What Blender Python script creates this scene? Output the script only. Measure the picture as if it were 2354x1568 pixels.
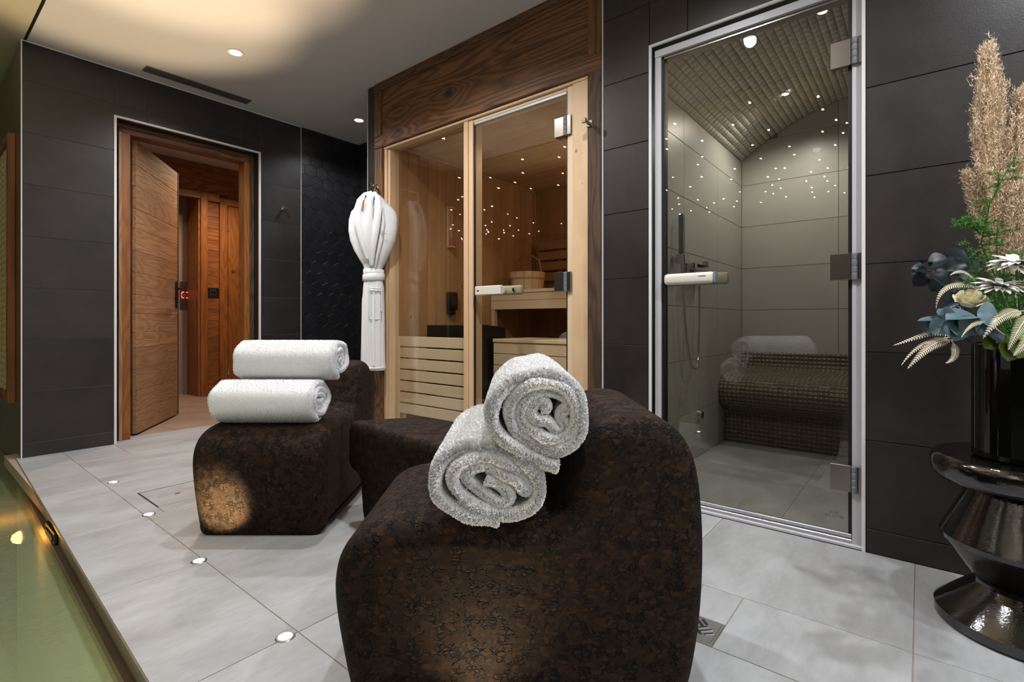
import bpy, bmesh, math, random
import numpy as np
from mathutils import Vector, Matrix
R_ = math.radians
rnd = random.Random(7)
rng = np.random.default_rng(11)
for o in list(bpy.data.objects): bpy.data.objects.remove(o)
scn = bpy.context.scene
COL = scn.collection

# ------------------------------------------------------------------ camera
YAW, CAMH = 0.88884, 0.7858
RT = Vector((math.cos(YAW), -math.sin(YAW), 0)); FW = Vector((math.sin(YAW), math.cos(YAW), 0))
cam = bpy.data.cameras.new('camera'); camo = bpy.data.objects.new('camera', cam); COL.objects.link(camo)
cam.sensor_width = 36.0; cam.sensor_fit = 'HORIZONTAL'; cam.lens = 36.0*1159.24/2354; cam.shift_y = -44.36/2354
cam.clip_start = 0.02
camo.location = (0, 0, CAMH); camo.rotation_euler = (R_(90), 0, -YAW)
scn.camera = camo
# ------------------------------------------------------------------ world, exposure, lights
scn.view_settings.view_transform = 'Standard'; scn.view_settings.look = 'None'
scn.view_settings.gamma = 1.0; scn.view_settings.use_curve_mapping = False
scn.view_settings.exposure = 0.0
w = bpy.data.worlds.new('world'); scn.world = w; w.use_nodes = True
w.node_tree.nodes['Background'].inputs[0].default_value = (0.98, 0.96, 0.97, 1)
w.node_tree.nodes['Background'].inputs[1].default_value = 0.76
cy = scn.cycles
cy.max_bounces = 7; cy.diffuse_bounces = 3; cy.glossy_bounces = 4; cy.transparent_max_bounces = 12
cy.transmission_bounces = 4; cy.caustics_reflective = False; cy.caustics_refractive = False
cy.use_adaptive_sampling = True; cy.adaptive_threshold = 0.02; cy.sample_clamp_indirect = 4.0
COOL = (0.93, 0.96, 1.0); WARM = (1.0, 0.80, 0.52)
def spot(name, loc, energy, col, size=150, blend=0.6, rad=0.03, aim=(0, 0, -1)):
    l = bpy.data.lights.new(name, 'SPOT'); l.energy = energy; l.color = col; l.spot_size = R_(size)
    l.spot_blend = blend; l.shadow_soft_size = rad
    o = bpy.data.objects.new(name, l); COL.objects.link(o); o.location = loc
    o.rotation_euler = Vector(aim).to_track_quat('-Z', 'Y').to_euler(); return o
def point(name, loc, energy, col, rad=0.05):
    l = bpy.data.lights.new(name, 'POINT'); l.energy = energy; l.color = col; l.shadow_soft_size = rad
    o = bpy.data.objects.new(name, l); COL.objects.link(o); o.location = loc; return o
SPOT_E = 78
HALL_SPOTS = [(1.15, 0.763), (1.30, 1.985), (1.308, 3.208), (1.30, -0.46), (1.30, -1.68)]  # last two are unseen spots added behind the camera as fill
for i, (x, y) in enumerate(HALL_SPOTS):
    spot('downlight_beam', (x, y, 2.395), SPOT_E, COOL, 150, 0.7)
spot('downlight_beam', (2.374, 3.515, 2.395), 30, COOL, 140, 0.7)
for x, y in [(-1.2, 0.76), (-1.2, 3.2), (-1.2, -1.0)]:  # unseen lights without fittings, added over the pool for fill
    spot('pool_fill_beam', (x, y, 2.395), 14, (1, .93, .82), 150, 0.7)
UPL = [(0.637, 0.60), (0.619, 1.230), (0.637, 1.841), (0.662, 2.444), (0.685, 3.069), (0.6, 0.0)]
for x, y in UPL:
    if y > .9: spot('uplight_beam', (x, y, 0.006), 190, WARM, 44, 0.6, 0.016, (0, 0, 1))
    else: spot('uplight_beam', (x, y, 0.006), 7, WARM, 110, 1.0, 0.016, (0, 0, 1))
spot('uplight_side_beam', (0.637, 1.841, 0.008), 24, (1, .76, .42), 66, 0.7, 0.012, tuple(FW*.80-RT*.12+Vector((0, 0, .50))))
spot('steam_downlight_beam', (2.745, 0.36, 2.17), 11, (1, .96, .88), 160, 0.6)
spot('steam_downlight_beam', (3.40, 0.62, 2.12), 25, (1, .96, .88), 160, 0.6)
point('sauna_lamp_beam', (3.45, 1.45, 1.75), 4, (1, .80, .58), 0.06)
spot('sauna_front_beam', (2.35, 1.7, 1.93), 6, (1, .88, .74), 150, 0.6)
spot('hallway_beam', (2.15, 5.1, 2.38), 80, (1, .72, .46), 150, 0.7)
spot('hallway_beam', (1.3, 5.4, 2.38), 20, (1, .76, .52), 150, 0.7)
point('pool_lamp_beam', (0.31, 3.15, -0.20), 2.6, (1, .36, .06), 0.03)
point('pool_teal_beam', (-0.6, 2.2, -0.7), 9, (1, .98, .74), 0.2)
point('pool_teal_beam', (-0.9, 5.0, -0.6), 8, (.85, 1, .78), 0.2)
point('pool_amber_beam', (-0.1, 1.6, -0.5), 9, (1, .92, .70), 0.2)

# ------------------------------------------------------------------ node helper + materials
class NT:
    def __init__(s, name):
        s.m = bpy.data.materials.new(name); s.m.use_nodes = True; s.t = s.m.node_tree
        s.b = s.t.nodes['Principled BSDF']; s.out = s.t.nodes['Material Output']
    def n(s, typ, ins=None, **kw):
        nd = s.t.nodes.new('ShaderNode'+typ)
        for k, v in kw.items(): setattr(nd, k, v)
        for k, v in (ins or {}).items(): s.set(nd.inputs[k], v)
        return nd
    def set(s, sock, v):
        if isinstance(v, bpy.types.NodeSocket): s.t.links.new(v, sock)
        else:
            if hasattr(sock, 'default_value') and isinstance(v, tuple) and len(v) == 3 and sock.type == 'RGBA': v = (*v, 1)
            sock.default_value = v
    def math(s, op, a, b=0.0, c=0.0, clamp=False):
        nd = s.n('Math', {0: a, 1: b, 2: c}, operation=op); nd.use_clamp = clamp; return nd.outputs[0]
    def vmath(s, op, a, b=(0, 0, 0)): return s.n('VectorMath', {0: a, 1: b}, operation=op).outputs[0]
    def mix(s, f, a, b, mode='MIX'):
        nd = s.n('Mix', data_type='RGBA', blend_type=mode); s.set(nd.inputs[0], f); s.set(nd.inputs[6], a); s.set(nd.inputs[7], b); return nd.outputs[2]
    def ramp(s, f, stops):
        nd = s.n('ValToRGB', {0: f}); e = nd.color_ramp.elements
        while len(e) < len(stops): e.new(0.5)
        for el, (p, c) in zip(e, stops): el.position = p; el.color = (*c, 1) if len(c) == 3 else c
        return nd.outputs[0]
    def coord(s, rand=0.0, scale=(1, 1, 1), world=False):
        v = s.n('NewGeometry').outputs['Position'] if world else s.n('TexCoord').outputs['Object']
        if rand:
            r = s.n('ObjectInfo').outputs['Random']
            r2 = s.math('MULTIPLY', r, rand); r3 = s.math('MULTIPLY', r, rand*2.7)
            cv = s.n('CombineXYZ', {0: r2, 1: r3, 2: r2}).outputs[0]
            v = s.vmath('ADD', v, cv)
        if scale != (1, 1, 1): v = s.vmath('MULTIPLY', v, scale)
        return v
    def noise(s, v, scale, detail=3, rough=.5, dist=0): return s.n('TexNoise', {'Vector': v, 'Scale': scale, 'Detail': detail, 'Roughness': rough, 'Distortion': dist}).outputs[0]
    def bump(s, h, strength=.3, dist=.005, prev=None):
        i = {'Height': h, 'Strength': strength, 'Distance': dist}
        if prev is not None: i['Normal'] = prev
        return s.n('Bump', i).outputs[0]
    def fin(s, col=None, rough=None, normal=None, **kw):
        if col is not None: s.set(s.b.inputs['Base Color'], col)
        if rough is not None: s.set(s.b.inputs['Roughness'], rough)
        if normal is not None: s.set(s.b.inputs['Normal'], normal)
        for k, v in kw.items(): s.set(s.b.inputs[k.replace('_', ' ')], v)
        return s.m
def srgb(r, g, b):
    f = lambda c: (c/255/12.92) if c/255 <= .04045 else ((c/255+.055)/1.055)**2.4
    return (f(r), f(g), f(b))

def plain(name, col, rough=.5, metal=0.0, **kw):
    t = NT(name); v = t.coord(scale=(1, 1, 1)); nz = t.noise(v, 35, 3)
    c = t.mix(t.math('MULTIPLY', nz, .25), col, tuple(c*.75 for c in col))
    return t.fin(c, rough, t.bump(nz, .06, .002), Metallic=metal, **kw)

def wood(name, cl, cm, cd, axis=2, s=5.0, K=26.0, along=.13, knots=0.0, rough=.55, bmp=.25, ringmix=.6, jit=.25, fiber=.5, kfac=9.0):
    """grain runs along the local axis; contour bands of a stretched noise give growth rings"""
    t = NT(name)
    sc = [1, 1, 1]; sc[axis] = along
    v = t.coord(rand=23.0); vs = t.vmath('MULTIPLY', v, tuple(sc))
    f = t.noise(vs, s, 2, .45, .15)
    kn = None
    if knots > 0:
        ks = [knots]*3; ks[axis] = knots*.8
        kv = t.vmath('MULTIPLY', v, tuple(ks))
        kd = t.n('TexVoronoi', {'Vector': kv, 'Scale': 1.0, 'Randomness': 1.0}).outputs['Distance']
        kn = t.math('SUBTRACT', 1.0, t.math('MULTIPLY', kd, kfac), clamp=True)
        f = t.math('ADD', f, t.math('MULTIPLY', t.math('SUBTRACT', 1.0, t.math('MULTIPLY', kd, 2.4), clamp=True), .16))
    ring = t.math('MULTIPLY_ADD', t.math('SINE', t.math('MULTIPLY', f, K)), .5, .5)
    ring = t.math('POWER', ring, .7)
    sf = [1, 1, 1]; sf[axis] = .03
    fib = t.noise(t.vmath('MULTIPLY', v, tuple(sf)), 160, 3, .6)
    pat = t.noise(vs, s*.5, 3, .6)
    base = t.mix(t.math('MULTIPLY', pat, 1.1, clamp=True), cl, cm)
    col = t.mix(t.math('MULTIPLY', t.math('SUBTRACT', 1.0, ring), ringmix), base, cd)
    col = t.mix(t.math('MULTIPLY', t.math('SUBTRACT', fib, .35), fiber, clamp=True), col, cd)
    rr = t.n('ObjectInfo').outputs['Random']
    col = t.mix(t.math('MULTIPLY', rr, jit), col, tuple(c*.45 for c in cm))
    if kn is not None: col = t.mix(t.math('MULTIPLY', kn, 1.5, clamp=True), col, tuple(c*.65 for c in cd))
    h = t.math('ADD', t.math('MULTIPLY', ring, .5), t.math('MULTIPLY', fib, .9))
    return t.fin(col, rough, t.bump(h, bmp, .004))

OLDC = (srgb(152, 102, 58), srgb(108, 69, 36), srgb(26, 14, 7))
def old_wood(name, axis, **kw):
    a = dict(s=6, K=100, knots=2.6, rough=.6, bmp=.5, ringmix=.74, jit=.35, fiber=1.1); a.update(kw)
    return wood(name, *OLDC, axis=axis, **a)
M_oldY = old_wood('old_timber_y', 1, s=5.5, K=105, along=.10); M_oldZ = old_wood('old_timber_z', 2); M_oldX = old_wood('old_timber_x', 0)
DK = (srgb(112, 82, 54), srgb(72, 50, 32), srgb(18, 11, 7))
M_darkZ = wood('dark_timber_z', *DK, axis=2, s=9, K=80, knots=2.5, rough=.7, bmp=.6, ringmix=.7, jit=.2, fiber=.9)
DR = (srgb(206, 158, 116), srgb(168, 120, 82), srgb(84, 50, 30))
M_doorX = wood('door_board', *DR, axis=0, s=6.5, K=85, knots=3.0, rough=.55, bmp=.3, ringmix=.36, jit=.5, fiber=.7, kfac=11)
M_doorZ = wood('door_stile', *DR, axis=2, s=8, K=60, knots=2.2, rough=.55, bmp=.3, ringmix=.45, jit=.35)
HW = (srgb(178, 112, 52), srgb(150, 88, 36), srgb(78, 36, 12))
M_hallZ = wood('hall_wood_z', *HW, kfac=16, axis=2, s=8, K=60, knots=2.4, rough=.5, bmp=.3, ringmix=.45, jit=.3)
M_hallX = wood('hall_wood_x', *HW, kfac=16, axis=0, s=6, K=80, knots=3.0, rough=.5, bmp=.3, ringmix=.6, jit=.6)
PN = (srgb(226, 194, 158), srgb(212, 176, 136), srgb(168, 122, 80))
def pine(name, axis, **kw):
    a = dict(s=7, K=22, knots=6.0, rough=.5, bmp=.08, ringmix=.2, jit=.14, fiber=.25, kfac=17); a.update(kw)
    return wood(name, *PN, axis=axis, **a)
M_pineZ = pine('pine_z', 2); M_pineY = pine('pine_y', 1); M_pineX = pine('pine_x', 0)
BD = (srgb(200, 156, 110), srgb(180, 134, 88), srgb(124, 82, 46))
M_boardZ = wood('sauna_board_z', *BD, axis=2, s=7, K=22, knots=6.5, kfac=16, rough=.55, bmp=.08, ringmix=.2, jit=.22, fiber=.25)
M_boardY = wood('sauna_board_y', *BD, axis=1, s=7, K=22, knots=6.0, kfac=16, rough=.55, bmp=.08, ringmix=.2, jit=.22, fiber=.25)
AB = (srgb(236, 210, 178), srgb(226, 198, 164), srgb(198, 166, 128))
M_abachiY = wood('pale_bench_y', *AB, axis=1, s=7, K=9, knots=0, rough=.5, bmp=.05, ringmix=.15, jit=.1, fiber=.15)
M_abachiZ = wood('pale_bench_z', *AB, axis=2, s=7, K=9, knots=0, rough=.5, bmp=.05, ringmix=.15, jit=.1, fiber=.15)
FR = (srgb(170, 104, 48), srgb(132, 76, 32), srgb(54, 24, 8))
M_frameY = wood('frame_wood_y', *FR, axis=1, s=8, K=24, knots=2.5, rough=.5, bmp=.3)
M_frameZ = wood('frame_wood_z', *FR, axis=2, s=8, K=24, knots=2.5, rough=.5, bmp=.3)

def tile_mat(name, c1, c2, rough=.42, streak=(1, 1, 1), sc=3.0, bmp=.05, amp=1.0, spec=.5):
    t = NT(name); v = t.coord(rand=31.0)
    a = t.noise(t.vmath('MULTIPLY', v, streak), sc, 5, .62, .3); b = t.noise(t.vmath('MULTIPLY', v, streak), sc*9, 3, .6); g = t.noise(v, 260, 2)
    f = t.math('MULTIPLY_ADD', t.math('SUBTRACT', a, .5), 2.2*amp, .5)
    f = t.math('ADD', f, t.math('MULTIPLY', t.math('SUBTRACT', b, .5), .7*amp), clamp=True)
    c = t.mix(f, c1, c2)
    r = t.math('MULTIPLY_ADD', a, .2, rough-.1)
    return t.fin(c, r, t.bump(t.math('ADD', g, b), bmp, .002), **{'Specular_IOR_Level': spec})
M_floor = tile_mat('floor_tile', srgb(146, 146, 147), srgb(186, 187, 189), .42, (.7, 1.9, 1), 3.4, .05, amp=.85)
M_hallfloor = tile_mat('hall_floor_tile', srgb(140, 118, 104), srgb(166, 142, 126), .4, (1, 1, 1), 2.4, .05)
M_dark = tile_mat('dark_wall_tile', srgb(35, 31, 31), srgb(51, 45, 44), .40, (1, 1, 1), 3.0, .12, spec=.45)
M_hex = tile_mat('hex_tile', srgb(24, 23, 25), srgb(36, 34, 37), .34, (1, 1, 1), 3, .2)
M_grout = plain('dark_grout', srgb(84, 80, 78), .8)
M_hexgrout = plain('black_grout', srgb(46, 46, 48), .8)
M_fgrout = plain('light_grout', srgb(166, 152, 132), .8)
M_steamtile = tile_mat('steam_tile', srgb(174, 173, 168), srgb(188, 187, 182), .35, (1, 1, 1), 2, .04, amp=.6)
M_steamgrout = plain('steam_grout', srgb(128, 116, 100), .8)
M_mosaic = tile_mat('mosaic_tile', srgb(196, 192, 182), srgb(212, 208, 198), .4, (1, 1, 1), 6, .04)
M_mosgrout = plain('mosaic_grout', srgb(104, 96, 86), .8)
M_mosaicD = tile_mat('bench_mosaic', srgb(104, 96, 82), srgb(122, 114, 98), .3, (1, 1, 1), 9, .04)
M_bgrout = plain('bench_grout', srgb(134, 126, 108), .8)
M_ceil = plain('ceiling_plaster', srgb(205, 198, 194), .75)
M_poolceil = plain('pool_ceiling', srgb(200, 188, 160), .28)
M_white = plain('white_trim', srgb(225, 222, 224), .35)
M_black = plain('black_gap', srgb(10, 10, 10), .6)
M_alu = plain('brushed_aluminium', srgb(200, 200, 206), .32, .85)
M_alup = plain('painted_aluminium', srgb(196, 194, 200), .4, .1)
M_steel = plain('stainless_steel', srgb(176, 176, 178), .34, .9)
M_brass = plain('satin_hinge', srgb(146, 138, 132), .28, 1.0)
M_chrome = plain('chrome', srgb(210, 210, 214), .08, 1.0)
M_grey = plain('grey_plastic', srgb(120, 124, 130), .4)
M_whitep = plain('white_plastic', srgb(226, 218, 206), .35)
M_beige = plain('beige_plastic', srgb(186, 178, 150), .4)
M_blk = plain('black_metal', srgb(12, 12, 13), .45)
M_vent = plain('vent_grey', srgb(92, 86, 82), .5)
M_dkrev = plain('dark_reveal', srgb(34, 28, 26), .5)
M_gloss = tile_mat('black_glaze', srgb(10, 9, 9), srgb(22, 17, 14), .08, (1, 1, 1), 9, .12, spec=1.0)
M_vase = plain('black_glass', (.003, .003, .003), .04)
M_wallgloss = tile_mat('bronze_glossy_panel', srgb(74, 62, 44), srgb(98, 84, 62), .24, (1, 1, .3), 1.2, .02, spec=.8)
M_poolwall = tile_mat('pool_liner', srgb(140, 152, 122), srgb(158, 166, 136), .5, (1, 1, 1), 1.5, .05)
M_rim = tile_mat('pool_rim', srgb(92, 78, 62), srgb(120, 104, 84), .4, (1, 1, 1), 6, .1)
M_plaster = plain('brown_plaster', srgb(146, 124, 112), .6)
M_wool = plain('cream_wool', srgb(176, 160, 118), .9)
M_stem = plain('green_stem', srgb(58, 92, 34), .6)

def emit(name, col, st):
    t = NT(name); e = t.n('Emission', {0: col, 1: st}); t.t.links.new(e.outputs[0], t.out.inputs[0]); return t.m
E_down = emit('lamp_white', (1, .98, .95), 14); E_up = emit('lamp_warm', (1, .93, .80), 16)
E_star = emit('lamp_star', (1, .90, .72), 420); E_red = emit('lamp_red', (1, .06, .03), 5); E_or = emit('lamp_orange', (1, .42, .10), 14)

def glass(name, tint, refl=1.0, rough=.0, bump=None, extra=.04, milk=None):
    t = NT(name); g = t.n('NewGeometry')
    nrm = None
    if bump:
        v = t.coord(world=True); h = t.noise(v, bump[0], 4, .6, 1.2); nrm = t.bump(h, bump[1], bump[2])
    dt = t.n('VectorMath', {0: g.outputs['Incoming'], 1: nrm if nrm is not None else g.outputs['Normal']}, operation='DOT_PRODUCT').outputs['Value']
    k = t.math('POWER', t.math('SUBTRACT', 1.0, t.math('ABSOLUTE', dt), clamp=True), 5.0)
    f = t.math('MULTIPLY', t.math('MULTIPLY_ADD', k, 1-extra, extra), refl, clamp=True)
    tr = t.n('BsdfTransparent', {0: tint}); gl = t.n('BsdfGlossy', {'Color': (1, 1, 1), 'Roughness': rough})
    if nrm is not None: t.set(gl.inputs['Normal'], nrm)
    base = tr.outputs[0]
    if milk:
        df = t.n('BsdfDiffuse', {0: milk}); tl = t.n('BsdfTranslucent', {0: milk}); dd = t.n('MixShader', {0: .5, 1: df.outputs[0], 2: tl.outputs[0]})
        base = t.n('MixShader', {0: .42, 1: tr.outputs[0], 2: dd.outputs[0]}).outputs[0]
    m = t.n('MixShader', {0: f, 1: base, 2: gl.outputs[0]}); t.t.links.new(m.outputs[0], t.out.inputs[0]); return t.m
M_glass = glass('clear_pane', (.955, .955, .93), 1.15)
M_glassT = glass('bronze_tinted_pane', (.81, .795, .755), 1.3)
M_water = glass('pool_water', (.78, .82, .66), .75, 0.12, (6.0, .6, .014), milk=(.44, .50, .32))

def cork():
    t = NT('dark_expanded_cork'); v = t.coord()
    d = t.n('TexNoise', {'Vector': v, 'Scale': 40.0, 'Detail': 2.0})
    dv = t.vmath('ADD', v, t.vmath('MULTIPLY', t.vmath('SUBTRACT', d.outputs['Color'], (.5, .5, .5)), (.012, .012, .012)))
    dv = t.vmath('MULTIPLY', dv, (1, 1, 1.5))
    vo = t.n('TexVoronoi', {'Vector': dv, 'Scale': 84.0}); ve = t.n('TexVoronoi', {'Vector': dv, 'Scale': 84.0}, feature='DISTANCE_TO_EDGE')
    cellr = t.n('SeparateColor', {0: vo.outputs['Color']}).outputs[0]
    col = t.ramp(cellr, [(0, srgb(36, 23, 14)), (.4, srgb(46, 31, 19)), (.8, srgb(57, 39, 24)), (1, srgb(72, 50, 31))])
    fine = t.noise(v, 420, 3, .7); col = t.mix(t.math('MULTIPLY', fine, .7), col, srgb(20, 12, 8))
    msk = t.noise(v, 34, 3, .65); thr = t.math('MULTIPLY', t.math('SUBTRACT', msk, .475, clamp=True), 1.9)
    cr = t.math('SUBTRACT', 1.0, t.math('DIVIDE', ve.outputs['Distance'], t.math('ADD', thr, .008)), clamp=True)
    cr = t.math('POWER', cr, .45)
    col = t.mix(t.math('MULTIPLY', cr, .92), col, srgb(4, 3, 2))
    h = t.math('SUBTRACT', t.math('ADD', t.math('MULTIPLY', cellr, .35), t.math('MULTIPLY', fine, .25)), t.math('MULTIPLY', cr, 1.2))
    return t.fin(col, .8, t.bump(h, .8, .003), **{'Specular_IOR_Level': .2})
M_cork = cork()
def cloth(name, col, sc=700, b=.5, d=.002):
    t = NT(name); v = t.coord(); n1 = t.noise(v, sc, 2, .6); n2 = t.noise(v, sc*.3, 2)
    c = t.mix(t.math('MULTIPLY', n2, .25), col, tuple(x*.8 for x in col))
    return t.fin(c, .95, t.bump(t.math('ADD', n1, n2), b, d), **{'Sheen_Weight': .3, 'Specular_IOR_Level': .1})
M_towel = cloth('white_terry', srgb(248, 248, 249)); M_pile = cloth('terry_pile', srgb(251, 251, 252), 300, .1)
M_robe = cloth('robe_terry', srgb(240, 239, 240), 500, .5, .003)
def leafmat(name, c1, c2, rough=.5, spec=.4):
    t = NT(name); v = t.coord(rand=5); n = t.noise(v, 30, 4, .6); r = t.n('ObjectInfo').outputs['Random']
    c = t.mix(n, c1, c2); c = t.mix(t.math('MULTIPLY', r, .35), c, tuple(x*.5 for x in c1))
    return t.fin(c, rough, t.bump(n, .15, .002), **{'Specular_IOR_Level': spec})
M_euc = leafmat('eucalyptus_blue', srgb(60, 86, 96), srgb(96, 122, 130), .45); M_eucd = leafmat('eucalyptus_dark', srgb(20, 30, 36), srgb(38, 52, 60), .4)
M_fern = leafmat('bleached_fern', srgb(216, 204, 172), srgb(236, 228, 206), .6); M_petal = leafmat('white_petal', srgb(240, 236, 228), srgb(250, 248, 244), .6)
M_rose = leafmat('cream_rose', srgb(240, 228, 190), srgb(246, 240, 214), .55); M_asp = leafmat('asparagus_green', srgb(58, 120, 40), srgb(96, 156, 58), .5)
M_green = leafmat('lime_leaf', srgb(66, 92, 22), srgb(104, 126, 40), .45); M_pampas = leafmat('pampas_beige', srgb(224, 196, 164), srgb(244, 224, 198), .9, .1)
M_ink = plain('grey_thread', srgb(90, 94, 100), .8)

# ------------------------------------------------------------------ object helpers
def wpos(o):
    p = Vector(o.location)
    return p if o.parent is None else wpos(o.parent) + p
def link(name, me, parent=None, loc=(0, 0, 0), mat=None, rot=None, local=False):
    o = bpy.data.objects.new(name, me); COL.objects.link(o)
    if mat is not None and not me.materials: me.materials.append(mat)
    if parent is not None:
        o.parent = parent
        o.location = loc if local else Vector(loc) - wpos(parent)
    else: o.location = loc
    if rot: o.rotation_euler = rot
    return o
def thing(name, label, cat, loc=(0, 0, 0), rotz=0.0, group=None):
    o = bpy.data.objects.new(name, None); COL.objects.link(o); o.location = loc; o.rotation_euler = (0, 0, rotz)
    o.empty_display_size = .05
    return tag(o, label, cat, group)
def tag(o, label, cat, group=None):
    o['label'] = label; o['category'] = cat
    if group: o['group'] = group
    return o
def struct(name, loc=(0, 0, 0)):
    o = bpy.data.objects.new(name, None); COL.objects.link(o); o.location = loc; o['kind'] = 'structure'; o.empty_display_size = .05; return o
def bm_mesh(bm, name='m', smooth=None):
    me = bpy.data.meshes.new(name); bm.to_mesh(me); bm.free()
    if smooth is not None:
        me.polygons.foreach_set('use_smooth', [True]*len(me.polygons))
        me.set_sharp_from_angle(angle=R_(smooth))
    return me
_bc = {}
def box_mesh(dx, dy, dz, bev, mat, seg=1):
    k = (round(dx, 4), round(dy, 4), round(dz, 4), bev, mat.name, seg)
    if k in _bc: return _bc[k]
    bm = bmesh.new(); bmesh.ops.create_cube(bm, size=1)
    for v in bm.verts: v.co = Vector((v.co.x*dx, v.co.y*dy, v.co.z*dz))
    if bev: bmesh.ops.bevel(bm, geom=bm.edges[:], offset=min(bev, dx*.45, dy*.45, dz*.45), segments=seg, affect='EDGES', profile=.5)
    me = bm_mesh(bm, 'box', 40 if seg > 1 else None); me.materials.append(mat); _bc[k] = me; return me
def box(name, lo, hi, mat, parent=None, bev=0.0, rot=None, seg=1):
    c = [(a+b)/2 for a, b in zip(lo, hi)]
    return link(name, box_mesh(abs(hi[0]-lo[0]), abs(hi[1]-lo[1]), abs(hi[2]-lo[2]), bev, mat, seg), parent, c, rot=rot)
def boxl(name, lo, hi, mat, parent, bev=0.0, rot=None, seg=1):      # coordinates local to the parent
    c = [(a+b)/2 for a, b in zip(lo, hi)]
    return link(name, box_mesh(abs(hi[0]-lo[0]), abs(hi[1]-lo[1]), abs(hi[2]-lo[2]), bev, mat, seg), parent, c, rot=rot, local=True)
def sbox(name, lo, hi, mat, **kw):
    o = box(name, lo, hi, mat, **kw); o['kind'] = 'structure'; return o
def npmesh(V, F, mat, smooth=False):
    me = bpy.data.meshes.new('m'); V = np.asarray(V, dtype=np.float32).reshape(-1, 3)
    F = np.asarray(F, dtype=np.int32); n, k = F.shape
    me.vertices.add(len(V)); me.vertices.foreach_set('co', V.ravel())
    me.loops.add(n*k); me.loops.foreach_set('vertex_index', F.ravel())
    me.polygons.add(n); me.polygons.foreach_set('loop_start', np.arange(0, n*k, k, dtype=np.int32))
    me.update(calc_edges=True); me.validate()
    if smooth: me.polygons.foreach_set('use_smooth', [True]*len(me.polygons))
    me.materials.append(mat); return me
def lathe(prof, n=48, mat=None, smooth=35):
    bm = bmesh.new(); rings = []
    for r, z in prof:
        rings.append([bm.verts.new((r*math.cos(2*math.pi*i/n), r*math.sin(2*math.pi*i/n), z)) for i in range(n)] if r > 1e-6 else [bm.verts.new((0, 0, z))])
    for a, b in zip(rings, rings[1:]):
        for i in range(n):
            j = (i+1) % n
            if len(a) == 1 and len(b) == 1: continue
            if len(a) == 1: bm.faces.new((a[0], b[j], b[i]))
            elif len(b) == 1: bm.faces.new((a[i], a[j], b[0]))
            else: bm.faces.new((a[i], a[j], b[j], b[i]))
    bmesh.ops.recalc_face_normals(bm, faces=bm.faces[:])
    me = bm_mesh(bm, 'lathe', smooth)
    if mat: me.materials.append(mat)
    return me
def tube(pts, r, mat, n=8, r2=None):
    P = [Vector(p) for p in pts]; bm = bmesh.new(); rings = []; N = len(P)
    up = Vector((0, 0, 1))
    for i, p in enumerate(P):
        d = (P[min(i+1, N-1)]-P[max(i-1, 0)]).normalized()
        a = d.cross(up if abs(d.dot(up)) < .95 else Vector((1, 0, 0))).normalized(); b = d.cross(a)
        rr = r if r2 is None else r+(r2-r)*i/(N-1)
        rings.append([bm.verts.new(p + a*rr*math.cos(2*math.pi*k/n) + b*rr*math.sin(2*math.pi*k/n)) for k in range(n)])
    for a, b in zip(rings, rings[1:]):
        for k in range(n): bm.faces.new((a[k], a[(k+1) % n], b[(k+1) % n], b[k]))
    bm.faces.new(rings[0]); bm.faces.new(rings[-1][::-1])
    bmesh.ops.recalc_face_normals(bm, faces=bm.faces[:])
    me = bm_mesh(bm, 'tube', 50); me.materials.append(mat); return me
def clip_poly(poly, lo, hi):
    for ax in (0, 1):
        for s, lim in ((1, lo[ax]), (-1, -hi[ax])):
            out = []
            for i in range(len(poly)):
                a, b = poly[i-1], poly[i]; ia, ib = s*a[ax] >= lim-1e-9, s*b[ax] >= lim-1e-9
                if ia != ib:
                    t = (lim - s*a[ax])/(s*b[ax]-s*a[ax]); out.append((a[0]+(b[0]-a[0])*t, a[1]+(b[1]-a[1])*t))
                if ib: out.append(b)
            poly = out
            if len(poly) < 3: return []
    return poly
def prism(poly, depth, mapf, mat, inset=.0006):
    """polygon with small chamfer, extruded by depth along the third coordinate through mapf(u,v,w)"""
    n = len(poly); cx = sum(p[0] for p in poly)/n; cy_ = sum(p[1] for p in poly)/n
    rr = max(1e-4, max(math.hypot(p[0]-cx, p[1]-cy_) for p in poly)); k = 1-inset/rr*1.4
    V = [mapf(u, v, 0) for u, v in poly]+[mapf(u, v, depth-inset) for u, v in poly]+[mapf(cx+(u-cx)*k, cy_+(v-cy_)*k, depth) for u, v in poly]
    me = bpy.data.meshes.new('prism')
    F = [tuple(range(2*n, 3*n))]+[(i, (i+1) % n, n+(i+1) % n, n+i) for i in range(n)]+[(n+i, n+(i+1) % n, 2*n+(i+1) % n, 2*n+i) for i in range(n)]
    me.from_pydata(V, [], F); me.update(); me.materials.append(mat); return me
def text_mesh(s, size, mat, depth=.0004):
    cu = bpy.data.curves.new('t', 'FONT'); cu.body = s; cu.size = size; cu.extrude = depth; cu.align_x = 'CENTER'; cu.align_y = 'CENTER'
    o = bpy.data.objects.new('t', cu); COL.objects.link(o); dg = bpy.context.evaluated_depsgraph_get()
    me = bpy.data.meshes.new_from_object(o.evaluated_get(dg)); bpy.data.objects.remove(o); me.materials.clear(); me.materials.append(mat); return me

W, D, CH = 2.0964, 4.0153, 2.4093
Z0 = .082
G = .0012
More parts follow.
